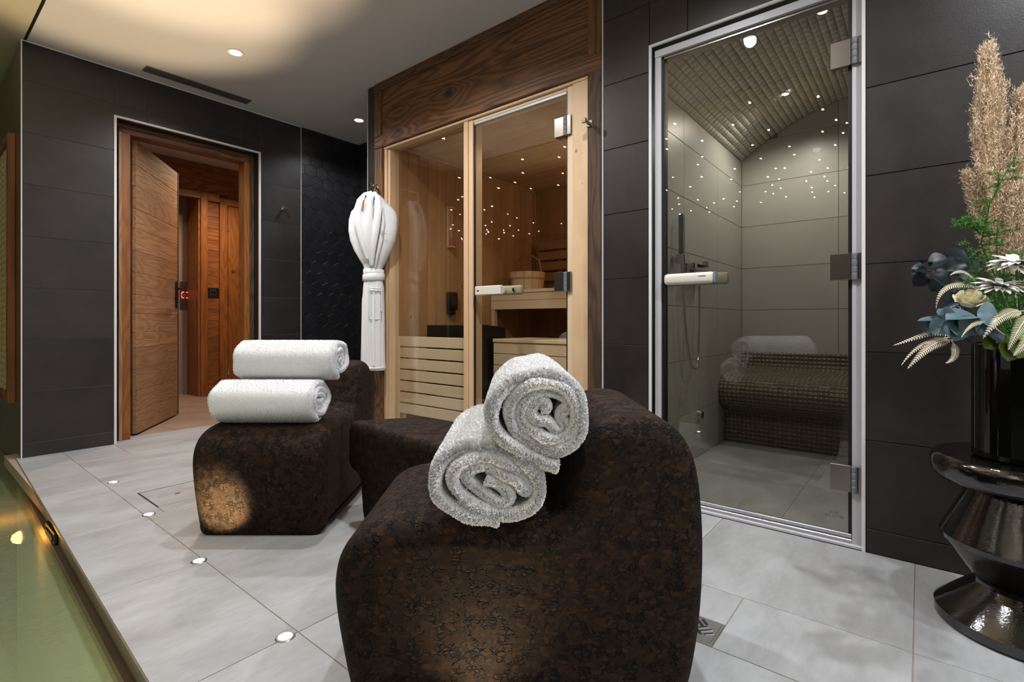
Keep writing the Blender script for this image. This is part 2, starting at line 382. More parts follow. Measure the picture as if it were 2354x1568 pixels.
# ------------------------------------------------------------------ floor
def edgeX(y): return .308+.0361*y
floor = struct('floor')
def tile_piece(x0, x1, y0, y1, mat=M_floor, parent=floor, z=0.0, name='tile', th=.012):
    return box(name, (x0+G, y0+G, z-th), (x1-G, y1-G, z), mat, parent, .0008)
rows = [-2.385, -1.785, -1.185, -.585, .015, .615, 1.226, 1.83, 2.43, 3.04, 3.64]
for a, b in zip(rows, rows[1:]+[4.19]):
    ea, eb = edgeX(a), edgeX(b)
    poly = [(ea, a+G), (.65-G, a+G), (.65-G, b-G), (eb, b-G)]
    o = link('tile', prism(poly, .012, lambda u, v, w_: (u, v, w_-.012), M_floor), floor, (0, 0, 0))
    if b > 4.1: continue
    for x0, x1 in ((.65, 1.53), (1.53, W)):
        if a == 2.43 and x0 == .65:      # the lid is let into this tile
            tile_piece(.65, .712, a, 2.79); tile_piece(.65, 1.53, 2.79+.003, b); tile_piece(1.10, 1.53, a, 2.79); tile_piece(.712, 1.10, a, 2.515)
        elif a == .015 and x0 == .65:    # cut around the drain
            tile_piece(.65, 1.249, a, b); tile_piece(1.249, 1.53, a, .393); tile_piece(1.249, 1.53, .505, b); tile_piece(1.361, 1.53, .393, .505)
        else: tile_piece(x0, x1, a, b)
tile_piece(.90, 1.53, 3.64, 4.19); tile_piece(1.53, 1.82, 3.64, 4.19); tile_piece(.65, .90, 3.64, D); tile_piece(1.82, 2.155, 3.64, D)
box('grout_bed', (.42, -2.4, -.06), (W, 4.19, -.0022), M_fgrout, floor)
# shower floor, sauna floor, steam floor and hallway floor
for x0, x1 in ((W, 2.40), (2.40, 2.72)): tile_piece(x0, x1, 3.0, D)
box('grout_bed', (W, 2.99, -.06), (2.74, D, -.0022), M_fgrout, floor)
box('shower_sill', (W-.01, 3.0, 0), (W+.03, 4.01, .006), M_alu, floor, .002)
for x0, x1 in ((2.14, 2.77), (2.77, 3.37), (3.37, 3.95)):
    for y0, y1 in ((-.766, -.166), (-.166, .434), (.434, 1.015)): tile_piece(x0, x1, y0, y1)
box('grout_bed', (2.10, -.77, -.06), (3.95, 1.03, -.0022), M_fgrout, floor)
for x0, x1 in ((2.2, 2.8), (2.8, 3.4), (3.4, 3.75)):
    for y0, y1 in ((1.19, 1.8), (1.8, 2.4), (2.4, 2.8)): tile_piece(x0, x1, y0, y1, M_hallfloor)
hf = struct('floor_hallway')
for i in range(4):
    for j in range(4): tile_piece(.7+.6*i, 1.3+.6*i, 4.19+.6*j, 4.79+.6*j, M_hallfloor, hf)
box('grout_bed', (.7, 4.19, -.06), (3.1, 6.6, -.0022), M_fgrout, hf)
# ------------------------------------------------------------------ pool
pool = struct('trim_pool_rim')
def skew(y0, y1, dx0, dx1, z0, z1, mat, name):
    P = [(edgeX(y0)+dx0, y0), (edgeX(y0)+dx1, y0), (edgeX(y1)+dx1, y1), (edgeX(y1)+dx0, y1)]
    me = bpy.data.meshes.new('s'); V = [(x, y, z) for z in (z0, z1) for x, y in P]
    me.from_pydata(V, [], [(0, 3, 2, 1), (4, 5, 6, 7), (0, 1, 5, 4), (1, 2, 6, 5), (2, 3, 7, 6), (3, 0, 4, 7)]); me.materials.append(mat)
    return link(name, me, pool)
skew(-2.4, 4.05, -.004, .004, -.014, -.001, M_rim, 'edge_strip')
skew(-2.4, 4.05, .004, .03, -.07, -.0125, M_rim, 'rim_face')
skew(-2.4, 9, -.012, .03, -.12, -.07, M_rim, 'ledge')
skew(-2.4, 9, .012, .04, -1.4, -.12, M_poolwall, 'pool_side')
sbox('wall_pool_bottom', (-3.6, -2.4, -1.42), (.7, 9.1, -1.38), M_poolwall)
sbox('wall_pool_far', (-3.6, 9.0, -1.4), (.5, 9.05, 2.42), M_wallgloss)
sbox('wall_pool_left', (-3.6, -2.4, -1.4), (-3.5, 9.05, 2.42), M_dark)
wat = box('pool_water', (-3.5, -2.4, -.097), (.299, 9.0, -.095), M_water)
me = bpy.data.meshes.new('water'); me.from_pydata([(-3.5, -2.4, -.095), (edgeX(-2.4), -2.4, -.095), (edgeX(9), 9, -.095), (-3.5, 9, -.095)], [], [(0, 1, 2, 3)]); me.materials.append(M_water)
wat.data = me; wat.location = (0, 0, 0); tag(wat, 'green water of the pool beside the pale tiled floor', 'water')
pl = thing('pool_lamp', 'orange glowing underwater lamp in the pool side below the tiled deck', 'lamp', (.415, 3.46, -.28))
link('bezel', lathe([(0, 0), (.05, 0), (.05, .008), (.038, .012)], 24, M_steel), pl, (0, 0, 0), rot=(0, R_(-90), 0), local=True)
link('lens', lathe([(.030, .010), (.029, .022), (.018, .040), (0, .046)], 24, E_or), pl, (0, 0, 0), rot=(0, R_(-90), 0), local=True)
inl = thing('pool_inlet', 'small black water outlet in the pool rim beside the deck', 'pool fitting', (.405, 2.66, -.05))
boxl('plate', (-.012, -.09, -.03), (.0, .09, .03), M_blk, inl, .003); boxl('slot', (-.016, -.07, -.012), (-.010, .07, .012), M_black, inl, .002)
# ------------------------------------------------------------------ walls clad in dark tiles
def tiled(root, plane, u0, u1, v0, v1, us, vs, mat, th=.008, sgn=-1):
    """tiles on a vertical plane. plane=('x',value) faces -x; plane=('y',value) faces -y"""
    ax, val = plane
    uu = [u0]+[u for u in us if u0+.02 < u < u1-.02]+[u1]; vv = [v0]+[v for v in vs if v0+.01 < v < v1-.01]+[v1]
    for a, b in zip(uu, uu[1:]):
        for c, d in zip(vv, vv[1:]):
            j = rnd.uniform(-.0004, .0004)
            if ax == 'y': box('tile', (a+G, val+j, c+G), (b-G, val+sgn*-th+j, d-G), mat, root, .001)
            else: box('tile', (val+j, a+G, c+G), (val+sgn*-th+j, b-G, d-G), mat, root, .001)
ROWZ = [Z0+.3*k for k in range(8)]
UX = [.476+.604*k for k in range(4)]
wb = struct('wall_back')
tiled(wb, ('y', D), .476, .902, 0, CH, UX, ROWZ, M_dark)
tiled(wb, ('y', D), .902, 1.82, 2.107, CH, UX, ROWZ, M_dark)
tiled(wb, ('y', D), 1.82, 2.153, 0, CH, [1.684], ROWZ, M_dark)
for lo, hi in (((.476, D+.002, 0), (.904, D+.13, CH+.02)), ((.904, D+.002, 2.107), (1.815, D+.13, CH+.02)), ((1.815, D+.002, 0), (2.153, D+.13, CH+.02))): box('backing', lo, hi, M_grout, wb)
box('corner_trim', (.470, D-.002, 0), (.476, D+.006, CH), M_white, wb)
box('corner_trim', (2.153, D-.002, 0), (2.157, D+.006, CH), M_white, wb)
box('corner_trim', (.476, D-.003, CH-.006), (2.157, D-.001, CH), M_white, wb)
# white trim framing the opening, dark reveal behind
dt = struct('trim_doorway')
box('trim_left', (.900, D-.006, 0), (.914, D+.012, 2.112), M_white, dt, .001); box('trim_right', (1.812, D-.006, 0), (1.824, D+.012, 2.112), M_white, dt, .001)
box('trim_top', (.914, D-.006, 2.100), (1.812, D+.012, 2.112), M_white, dt, .001)
box('reveal_left', (.904, D+.012, 0), (.918, D+.13, 2.105), M_dkrev, dt); box('reveal_right', (1.812, D+.012, 0), (1.822, D+.13, 2.105), M_dkrev, dt)
box('reveal_top', (.904, D+.012, 2.10), (1.82, D+.13, 2.112), M_dkrev, dt)
# hexagon tiles of the shower
def hexwall(root, plane, u0, u1, v0, v1, r=.0602, limit=300):
    ax, val = plane; w_ = r*math.sqrt(3); cnt = 0
    for j in range(int((v1-v0)/(1.5*r))+3):
        for i in range(int((u1-u0)/w_)+3):
            cu = u0-.02+w_*(i-.5+(.5 if j % 2 else 0)); cv = v0+.03+1.5*r*(j-.5)
            p = [(cu+(r-.0016)*math.cos(R_(30+60*k)), cv+(r-.0016)*math.sin(R_(30+60*k))) for k in range(6)]
            p = clip_poly(p, (u0, v0), (u1, v1))
            if len(p) < 3: continue
            proud = .008+rnd.uniform(-.0014, .0014)
            mf = (lambda u, v, s_: (u, val-s_+.008, v)) if ax == 'y' else (lambda u, v, s_: (val-s_+.008, u, v))
            if ax == 'x': p = p[::-1]
            link('hex_tile', prism(p, proud, mf, M_hex), root, (0, 0, 0)); cnt += 1
wsb = struct('wall_shower_back'); hexwall(wsb, ('y', D), 2.158, 2.71, 0, CH)
box('backing', (2.153, D+.007, 0), (2.76, D+.09, CH+.02), M_hexgrout, wsb)
wsr = struct('wall_shower_right'); hexwall(wsr, ('x', 2.71), 3.45, D-.001, 0, CH); tiled(wsr, ('x', 2.71), 3.02, 3.45, 0, CH, [], ROWZ, M_hex)
box('backing', (2.717, 3.0, 0), (2.78, D, CH+.02), M_hexgrout, wsr)
box('corner_trim', (2.60, D-.004, 0), (2.715, D-.0015, .006), M_white, wsr)
# partition end between shower and sauna
wp = struct('wall_partition')
tiled(wp, ('x', W), 2.914, 2.996, 0, CH, [], [Z0-.15+.3*k for k in range(1, 9)], M_dark)
box('backing', (W+.006, 2.912, 0), (2.71, 2.998, CH+.01), M_grout, wp)
box('edge_trim', (W-.002, 2.909, 0), (W+.008, 2.914, CH), M_alup, wp); box('edge_trim', (W-.002, 2.996, 0), (W+.008, 3.001, CH), M_alup, wp)
# right wall, tiled parts around the steam door
wr = struct('wall_right')
tiled(wr, ('x', W), .9265, 1.153, 0, CH, [], ROWZ, M_dark)
tiled(wr, ('x', W), .148, .9265, 1.994, CH, [.758], ROWZ, M_dark)
tiled(wr, ('x', W), -2.4, .148, 0, CH, [-.45, -1.05, -1.65, -2.25], ROWZ, M_dark)
for lo, hi in (((W+.006, .93, 0), (W+.12, 1.153, CH+.01)), ((W+.006, .14, 1.996), (W+.12, .93, CH+.01)), ((W+.006, -2.4, 0), (W+.12, .145, CH+.01))): box('backing', lo, hi, M_grout, wr)
box('edge_trim', (W-.004, 1.153, 0), (W+.008, 1.158, CH), M_white, wr)
# glossy wall beyond the pool corner
wl = struct('wall_left')
box('panel', (.470, D+.004, -1.4), (.52, 6.2, CH-.018), M_wallgloss, wl); box('panel', (.470, 6.203, -1.4), (.52, 9.0, CH-.018), M_wallgloss, wl)
box('shadow_gap', (.480, D, CH-.02), (.52, 9.0, CH), M_black, wl)
# ------------------------------------------------------------------ ceilings
c1 = sbox('ceiling', (.494, -2.4, CH), (2.80, D+.1, CH+.06), M_ceil)
c2 = struct('ceiling_pool'); box('plaster', (-3.6, -2.4, CH-.001), (.480, 9.05, CH+.06), M_poolceil, c2)
sbox('trim_ceiling_gap', (.478, -2.4, CH+.012), (.496, D+.1, CH+.03), M_black)
STARS = [(1055,408),(1127,408),(1037,482),(1063,452),(1053,459),(1058,493),(1041,517),(1072,514),(1036,526),(1055,530),(1061,547),(1062,550),(1067,557),(1113,482),(1131,474),(1146,432),(1130,510),(1116,518),(1119,528),(1122,533),(1118,538),(1157,529),(1159,535),(1167,492),(1188,501),(1192,529),(1173,519),(1180,542),(1147,549),(1217,537),(1226,512),(1238,531),(1290,514),(1202,397),(1184,419),(1220,433),(1283,425),(1285,361),(1298,337),(1201,366),(1294,398),
 (1551,284),(1532,319),(1533,342),(1614,323),(1614,360),(1604,378),(1613,406),(1547,407),(1587,429),(1604,459),(1559,455),(1532,437),(1561,469),(1545,480),(1563,492),(1588,484),(1625,477),(1631,487),(1641,466),(1664,457),(1681,412),(1689,388),(1701,441),(1694,462),(1687,475),(1723,235),(1685,286),(1767,298),(1730,333),(1749,364),(1815,336),(1826,355),(1783,387),(1804,386),(1765,406),(1791,411),(1775,425),(1795,432),(1760,440),(1778,445),(1807,452),(1749,465),(1881,221),(1891,251),(1922,275),(1947,282),(1891,302),(1938,305),(1920,333),(1884,367),(1953,361),(1903,386),(1951,386),(1864,395),(1895,405),(1902,416),(1854,416),(1920,426),(1866,431),(1867,441),(1904,440),(1941,443),(1872,453)]
sm = lathe([(0, -.003), (.0075, -.001), (.0075, .001)], 6, E_star)
done = []
for x, y in STARS:
    d = FW + RT*((x-1177)/1159.24) - Vector((0, 0, 1))*((y-739.64)/1159.24)
    t = (CH-CAMH)/d.z; P = d*t; mir = 2.155 if x < 1085 else (2.121 if x < 1400 else 2.127)
    X = 2*mir-P.x
    if X > .46: continue
    link('star_light', sm, c2, (X, P.y, CH-.002))
# ceiling light fittings
def downlight(loc, label, grp='recessed ceiling spots', tilt=None):
    t = thing('ceiling_spot', label, 'ceiling light', loc, group=grp)
    link('ring', lathe([(.034, .0), (.043, -.001), (.044, -.004), (.036, -.005), (.033, -.002)], 28, M_white), t, (0, 0, 0), local=True)
    link('lens', lathe([(0, -.0025), (.033, -.0025)], 20, E_down), t, (0, 0, 0), local=True)
LB = {1: 'round white recessed spot above the middle of the room, out of the picture', 0: 'round white recessed spot above the near chair', 2: 'bright round recessed spot in the ceiling near the vent grille', 3: 'added round white fill spot behind the viewer', 4: 'added round white fill spot farthest behind the viewer'}
for i, (x, y) in enumerate(HALL_SPOTS): downlight((x, y, CH), LB[i])
downlight((2.374, 3.515, CH), 'small round recessed spot above the hexagon tiled shower')
vent = thing('ceiling_vent', 'long narrow dark slatted vent grille in the ceiling above the doorway', 'vent', (1.345, 3.858, CH))
for lo, hi in (((-.325, -.048, -.004), (.325, -.040, 0)), ((-.325, .040, -.004), (.325, .048, 0)), ((-.325, -.040, -.004), (-.315, .040, 0)), ((.315, -.040, -.004), (.325, .040, 0))): boxl('frame', lo, hi, M_vent, vent, .001)
boxl('backing', (-.315, -.04, -.001), (.315, .04, .0), M_black, vent)
for i in range(7): boxl('slat', (-.315, -.034+.011*i-.0022, -.0035), (.315, -.034+.011*i+.0022, -.001), M_vent, vent)
# ------------------------------------------------------------------ floor uplights, drain, hatch
for i, (x, y) in enumerate(UPL):
    lab = ['floor uplight hidden by the near chair', 'glowing floor uplight nearest the near cork chair', 'glowing floor uplight just before the far cork chair', 'glowing floor uplight beside the square floor lid', 'glowing floor uplight farthest from the viewer', 'floor uplight below the picture'][i]
    t = thing('floor_uplight', lab, 'floor light', (x, y, 0), group='recessed floor uplights')
    link('ring', lathe([(.0165, .0005), (.017, .0025), (.021, .0025), (.0235, .0005), (.0235, -.002)], 28, M_steel), t, (0, 0, 0), local=True)
    link('lens', lathe([(0, .0022), (.0165, .0018)], 20, E_up), t, (0, 0, 0), local=True)
dr = thing('floor_drain', 'square stainless drain cover with punched slots beside the near chair', 'drain', (1.305, .449, 0))
def drain():
    bm = bmesh.new(); s = .052
    slots = [(-.03, -.028, .9), (-.012, -.02, .9), (.006, -.012, .9), (.024, -.006, .9), (-.02, .02, -.5), (.004, .028, -.5), (.026, .024, -.5)]
    vs = [bm.verts.new((x, y, 0)) for x, y in ((-s, -s), (s, -s), (s, s), (-s, s))]; bm.faces.new(vs)
    return bm_mesh(bm)
boxl('frame', (-.055, -.055, -.006), (.055, .055, .0002), M_steel, dr, .001)
boxl('cover', (-.049, -.049, -.004), (.049, .049, .0012), M_steel, dr, .001)
for k in range(4):
    for i in range(3):
        a = R_(90*k+45); u, v = .012+.0, -.022+.022*i
        cx, cy_ = .024*math.cos(R_(90*k)), .024*math.sin(R_(90*k))
        px_, py_ = cx + (-.014+.014*i)*math.cos(a+math.pi/2), cy_ + (-.014+.014*i)*math.sin(a+math.pi/2)
        L_ = (.026, .034, .026)[i]
        o = boxl('slot', (-L_/2, -.0034, 0), (L_/2, .0034, .0003), M_black, dr, .0); o.location = (px_, py_, .0014); o.rotation_euler = (0, 0, a)
        o = boxl('slot_lip', (-L_/2, -.001, 0), (L_/2, .001, .002), M_chrome, dr, .0006); o.location = (px_-.0036*math.sin(a)*-1, py_-.0036*math.cos(a), .0018); o.rotation_euler = (0, 0, a)
ht = thing('floor_hatch', 'square lid tile with fine dark seam and keyhole in the pale floor', 'hatch', (.906, 2.652, 0))
boxl('lid', (-.188, -.134, -.012), (.190, .131, .0), M_floor, ht, .0008)
boxl('seam', (-.194, -.137, -.013), (.194, .140, -.0012), M_black, ht)
kh = link('keyhole', lathe([(0, .0006), (.010, .0006), (.014, .0)], 20, M_steel), ht, (-.077, -.008, 0), local=True)
boxl('key_slot', (-.084, -.0095, .0006), (-.070, -.0065, .001), M_black, ht)

# ------------------------------------------------------------------ doorway: timber frame, open door, hallway
df = struct('door_1')
Y0 = D+.10
box('jamb_left', (.944, Y0-.01, 0), (1.01, Y0+.10, 2.04), M_hallZ, df, .003); box('jamb_edge', (.918, Y0+.0, 0), (.944, Y0+.06, 2.075), M_darkZ, df, .002)
box('jamb_bead', (.944, Y0-.018, 0), (.962, Y0-.010, 2.04), M_doorZ, df, .002)
box('jamb_right', (1.742, Y0-.01, 0), (1.782, Y0+.10, 2.04), M_hallZ, df, .003); box('jamb_edge', (1.782, Y0-.012, 0), (1.815, Y0+.06, 2.075), M_darkZ, df, .002)
box('head', (.944, Y0-.01, 2.035), (1.782, Y0+.10, 2.075), M_oldX, df, .003); box('head_dark', (.918, Y0-.008, 2.07), (1.815, Y0+.06, 2.10), M_oldX, df, .003)
# leaf: horizontal planks, hinged on the left and swung into the hallway
LX, LY = 1.022, 4.235; ang = math.atan2(4.885-4.235, 1.475-1.022); LEN = math.hypot(.453, .65)
leaf = thing('door_leaf', 'open door of horizontal reclaimed planks with dark edge, swung into the hallway', 'door', (LX, LY, 0), ang)
zs = [.012]
while zs[-1] < 2.0: zs.append(zs[-1]+rnd.uniform(.095, .165))
zs[-1] = 2.035
if zs[-1]-zs[-2] < .06: zs.pop(-2)
for a, b in zip(zs, zs[1:]):
    j = rnd.uniform(-.001, .001); boxl('plank', (0, -.012+j-.045, a+.0008), (LEN-.012, .0-.030+j, b-.0008), M_doorX, leaf, .0015)
boxl('core', (.002, -.046, .012), (LEN-.008, -.006, 2.034), M_darkZ, leaf)
boxl('edge_stile', (LEN-.012, -.060, .010), (LEN+.008, .012, 2.04), M_darkZ, leaf, .003)
boxl('plank_back', (0, -.006, .012), (LEN-.012, .004, 2.03), M_doorZ, leaf)
hd = boxl('lock_plate', (LEN+.008, -.052, .90), (LEN+.012, -.020, 1.12), M_blk, leaf, .002)
boxl('keyhole', (LEN+.0125, -.040, .945), (LEN+.0135, -.032, .975), M_black, leaf, .0)
hp = boxl('handle_plate', (LEN-.065, -.066, .90), (LEN-.025, -.057, 1.12), M_blk, leaf, .002)
hn = link('lever_handle', tube([(LEN-.045, -.058, 1.06), (LEN-.045, -.10, 1.06), (LEN-.055, -.106, 1.06), (LEN-.16, -.106, 1.06)], .008, M_blk), leaf, (0, 0, 0), local=True)
hn2 = link('lever_handle', tube([(LEN-.045, .0, 1.06), (LEN-.045, .045, 1.06), (LEN-.055, .052, 1.06), (LEN-.15, .052, 1.06)], .008, M_blk), leaf, (0, 0, 0), local=True)
# hallway
HY = 5.9
wh = struct('wall_hallway')
box('backing', (2.066, HY+.031, 0), (3.05, HY+.06, 2.5), M_hallZ, wh); box('backing', (.6, HY+.031, 2.1), (2.066, HY+.05, 2.5), M_hallZ, wh)
box('plaster', (.6, 6.22, 0), (2.05, 6.28, 2.5), M_plaster, wh); box('plaster_side', (.68, 4.25, 0), (.70, 6.25, 2.5), M_plaster, wh)
zz = 2.16
while zz < 2.44: box('plank', (1.0, HY, zz+.001), (3.0, HY+.03, min(zz+.12, 2.46)-.001), M_hallX, wh, .002); zz += .12
box('head_casing', (1.6, HY-.03, 2.08), (2.051, HY+.02, 2.155), M_hallX, wh, .004)
box('casing_return', (2.035, HY-.005, 0), (2.066, 6.28, 2.20), M_hallZ, wh, .003)
box('casing', (2.052, HY-.03, 0), (2.118, HY+.02, 2.155), M_hallZ, wh, .004)
zz = .0
while zz < 2.15:
    hgt = rnd.uniform(.09, .15); box('plank', (2.118, HY, zz+.001), (2.236, HY+.03, min(zz+hgt, 2.16)-.001), M_hallX, wh, .002); zz += hgt
box('head_casing', (2.118, HY-.03, 2.07), (2.236, HY+.02, 2.155), M_hallX, wh, .004); box('lobby_head', (.6, HY+.05, 2.16), (2.06, 6.22, 2.20), M_hallX, wh)
box('skirting', (2.118, HY-.012, 0), (2.236, HY+.001, .10), M_hallX, wh, .003)
box('skirting', (2.036, HY+.02, 0), (2.050, 6.2, .12), M_hallX, wh, .003)
box('post', (2.236, HY-.03, 0), (2.316, HY+.02, 2.06), M_hallZ, wh, .004); box('head_casing', (2.236, HY-.03, 2.05), (3.0, HY+.02, 2.12), M_hallX, wh, .004)
zz = 2.12
box('plank', (2.316, HY, 2.12), (3.0, HY+.03, 2.16), M_hallX, wh, .002)
sbox('ceiling_hallway', (.6, 4.14, 2.46), (3.1, 6.3, 2.5), M_ceil)
sbox('wall_hallway_right', (3.0, 4.14, 0), (3.05, 6.3, 2.5), M_hallX)
hd2 = thing('hallway_door', 'closed plain wooden door at the far right of the hallway', 'door', (2.322, HY-.01, 0))
for i in range(4): boxl('board', (.0+.17*i, -.01, .012), (.168+.17*i, .025, 2.045), M_hallZ, hd2, .002)
for z in (.25, 1.03, 1.82): link('hinge', lathe([(0, -.045), (.007, -.045), (.007, .045), (0, .045)], 10, M_chrome), hd2, (-.003, -.018, z), local=True)
cp = thing('lift_call_panel', 'tall metal call panel with glowing red square button on the hallway wall', 'control panel', (2.012, 6.215, 1.075))
boxl('plate', (-.045, -.012, -.145), (.045, .004, .145), M_brass, cp, .002)
for z in (-.132, .132): link('screw', lathe([(0, .003), (.005, .002), (.005, 0)], 10, M_chrome), cp, (0, -.012, z), rot=(R_(90), 0, 0), local=True)
for sx in (-1, 1):
    for sz in (-1, 1):
        boxl('red_segment', (min(sx*.033, sx*.010), -.016, sz*.030-.005), (max(sx*.033, sx*.010), -.012, sz*.030+.005), E_red, cp, .001)
    for dz in (-.013, .013): boxl('red_segment', (sx*.033-.005, -.016, dz-.007), (sx*.033+.005, -.012, dz+.007), E_red, cp, .001)
link('button', lathe([(0, .003), (.014, .003), (.016, 0)], 20, M_steel), cp, (0, -.012, 0), rot=(R_(90), 0, 0), local=True)
sw = thing('light_switch', 'square black light switch on the hallway planks', 'switch', (2.176, HY, 1.098))
boxl('frame', (-.055, -.010, -.050), (.055, 0, .050), M_blk, sw, .002); boxl('rim', (-.030, -.013, -.028), (.030, -.010, .028), M_chrome, sw, .001); boxl('rocker', (-.025, -.016, -.023), (.025, -.012, .023), M_blk, sw, .001)

# ------------------------------------------------------------------ sauna: reclaimed timber surround
FX = 2.084
sf = struct('wall_sauna_front')
def tb(name, y0, y1, z0, z1, mat, x0=FX, x1=2.16, bev=.004): return box(name, (x0, y0, z0), (x1, y1, z1), mat, sf, bev)
tb('post', 2.822, 2.908, 0, 1.962, M_oldZ); tb('post', 1.159, 1.232, 0, 1.968, M_darkZ)
tb('rail', 1.159, 2.908, 1.965, 2.045, M_oldY); tb('rail', 1.159, 2.908, 2.352, CH, M_oldY, FX+.004)
tb('stile', 2.838, 2.908, 2.045, 2.352, M_oldZ); tb('stile', 1.159, 1.232, 2.045, 2.352, M_oldZ, FX+.002)
tb('plank', 1.228, 2.842, 2.045, 2.198, M_oldY, FX+.014, bev=.002); tb('plank', 1.228, 2.842, 2.1995, 2.352, M_oldY, FX+.014, bev=.002)
# pine front frame and glazing bars
pf = struct('trim_sauna_frame')
def pb(name, y0, y1, z0, z1, mat=M_pineZ, x0=2.102, x1=2.19, bev=.003): return box(name, (x0, y0, z0), (x1, y1, z1), mat, pf, bev)
pb('jamb', 2.792, 2.822, 0, 1.952); pb('jamb', 2.770, 2.792, 0, 1.948, x0=2.112)
pb('head', 1.232, 2.822, 1.948, 1.965, M_pineY, 2.098)
pb('mullion', 2.036, 2.070, 0, 1.948); pb('mullion', 2.002, 2.036, 0, 1.948, x0=2.108); pb('mullion', 2.070, 2.082, 0, 1.948, x0=2.112)
pb('post', 1.232, 1.325, 0, 1.948, M_pineZ, 2.100); pb('door_stop', 1.325, 1.360, 0, 1.948, M_abachiZ, 2.108)
pb('head_rail', 1.360, 2.002, 1.930, 1.948, M_abachiY, 2.112)
pb('threshold', 1.232, 2.822, 0, .03, M_pineY, 2.102)
fg = box('window_pane', (2.152, 2.082, .03), (2.160, 2.770, 1.948), M_glass, pf)
# sauna glass door
sd = thing('sauna_door', 'frameless glass sauna door with two metal hinges and pale wooden handle', 'door', (2.118, 1.368, .012))
boxl('pane', (0, 0, 0), (.008, .628, 1.905), M_glass, sd, .001); boxl('top_seal', (-.004, 0, 1.905), (.014, .628, 1.918), M_alup, sd, .001)
boxl('edge', (-.0015, -.003, 0), (.0095, .002, 1.905), M_blk, sd); boxl('edge', (-.0015, .627, 0), (.0095, .631, 1.905), M_blk, sd)
def hinge(root, x, y, z, w1, w2, h, mat, side=1):
    hg = boxl('hinge', (x-.022, y+.010, z-h/2), (x, y+.010+w1, z+h/2), mat, root, .0015)
    b = box_mesh(.010, w2, h, .0015, mat); o = link('hinge_leaf', b, hg, (-.006, -w1/2-.02-w2/2, 0), local=True)
    kn = lathe([(0, -.5*h), (.0085, -.5*h)]+sum([[(.0085, -.5*h+h*k/4+.002), (.0092, -.5*h+h*k/4+.004), (.0092, -.5*h+h*(k+1)/4-.002), (.0075, -.5*h+h*(k+1)/4)] for k in range(4)], [])+[(0, .5*h)], 16, M_grey)
    link('hinge_pin', kn, hg, (-.008, -w1/2-.010, 0), local=True)
for z in (1.742, .972, .20): hinge(sd, 0, -.004, z, .055, .022, .095, M_brass)
hb = boxl('handle', (-.048, .395, .922), (-.018, .584, .972), M_whitep, sd, .004); boxl('handle_mount', (-.018, .40, .93), (0, .45, .965), M_whitep, sd, .003); boxl('handle_mount', (-.018, .53, .93), (0, .57, .965), M_whitep, sd, .003)
boxl('handle_badge', (-.0495, .552, .944), (-.048, .566, .950), M_blk, sd)
boxl('inner_handle', (.010, .300, .922), (.045, .56, .972), M_beige, sd, .012, seg=3)
link('handle_screw', lathe([(0, .012), (.009, .010), (.011, 0)], 14, M_chrome), sd, (.008, .345, .948), rot=(0, R_(-90), 0), local=True)
# ventilated guard behind the fixed glass
gr = thing('sauna_heater_guard', 'low pale wooden slatted guard behind the fixed sauna glass', 'guard rail', (2.185, 2.08, 0))
for k in range(7): boxl('slat', (-.008, 0, .687-.0752*(k+1)+.0095), (.010, .692, .687-.0752*k), M_abachiY, gr, .002)
boxl('stile', (-.012, .668, .12), (-.002, .692, .687), M_abachiZ, gr, .002); boxl('stile', (-.012, 0, .12), (-.002, .016, .687), M_abachiZ, gr, .002)
boxl('leg', (.01, .64, 0.0), (.03, .69, .6), M_abachiZ, gr, .002); boxl('leg', (.01, .01, 0.0), (.03, .05, .6), M_abachiZ, gr, .002)
# interior boards
SX, SY0, SY1, SZ = 3.75, 1.19, 2.78, 1.985
wsl = struct('wall_sauna_left'); wsk = struct('wall_sauna_back'); wsr2 = struct('wall_sauna_right'); cs = struct('ceiling_sauna')
x = 2.19
while x < SX:
    box('board', (x+.0012, SY1, 0), (min(x+.09, SX)-.0012, SY1+.014, SZ), M_boardZ, wsl, .002); box('board', (x+.0012, SY0-.014, 0), (min(x+.09, SX)-.0012, SY0, SZ), M_boardZ, wsr2, .002)
    box('board', (x+.0012, SY0, SZ), (min(x+.09, SX)-.0012, SY1, SZ+.014), M_boardY, cs, .002); x += .09
y = SY0
while y < SY1-.01: box('board', (SX, y+.0012, 0), (SX+.014, min(y+.09, SY1)-.0012, SZ), M_boardZ, wsk, .002); y += .09
box('backing', (2.17, SY1+.012, 0), (SX+.04, SY1+.03, 2.03), M_frameZ, wsl); box('backing', (2.17, SY0-.03, 0), (SX+.04, SY0-.012, 2.03), M_frameZ, wsr2)
box('backing', (SX+.012, SY0-.03, 0), (SX+.04, SY1+.03, 2.03), M_frameZ, wsk); box('backing', (2.17, SY0-.03, SZ+.012), (SX+.04, SY1+.03, SZ+.04), M_frameY, cs)
box('cornice', (2.19, SY1-.02, SZ-.02), (SX, SY1, SZ), M_boardY, cs, .003); box('cornice', (SX-.02, SY0, SZ-.02), (SX, SY1, SZ), M_boardY, cs, .003)
box('corner_batten', (SX-.02, SY1-.02, 0), (SX, SY1, SZ-.02), M_boardZ, wsl, .003)
ub = thing('sauna_bench', 'upper sauna bench with two-board front under the wooden bucket', 'bench', (3.14, 1.2, 0), group='sauna benches')
for k in range(5): boxl('slat', (-.01+.118*k, 0, 1.015), (.100+.118*k, 1.575, 1.040), M_abachiY, ub, .003)
boxl('front_board', (-.002, 0, .957), (.018, 1.575, 1.014), M_abachiY, ub, .002); boxl('front_board', (-.002, 0, .886), (.018, 1.575, .955), M_abachiY, ub, .002)
boxl('leg', (.0, 1.535, 0), (.035, 1.572, .886), M_pineZ, ub, .002)
lb = thing('sauna_bench', 'lower sauna bench with boarded front close behind the glass door', 'bench', (2.72, 1.2, 0), group='sauna benches')
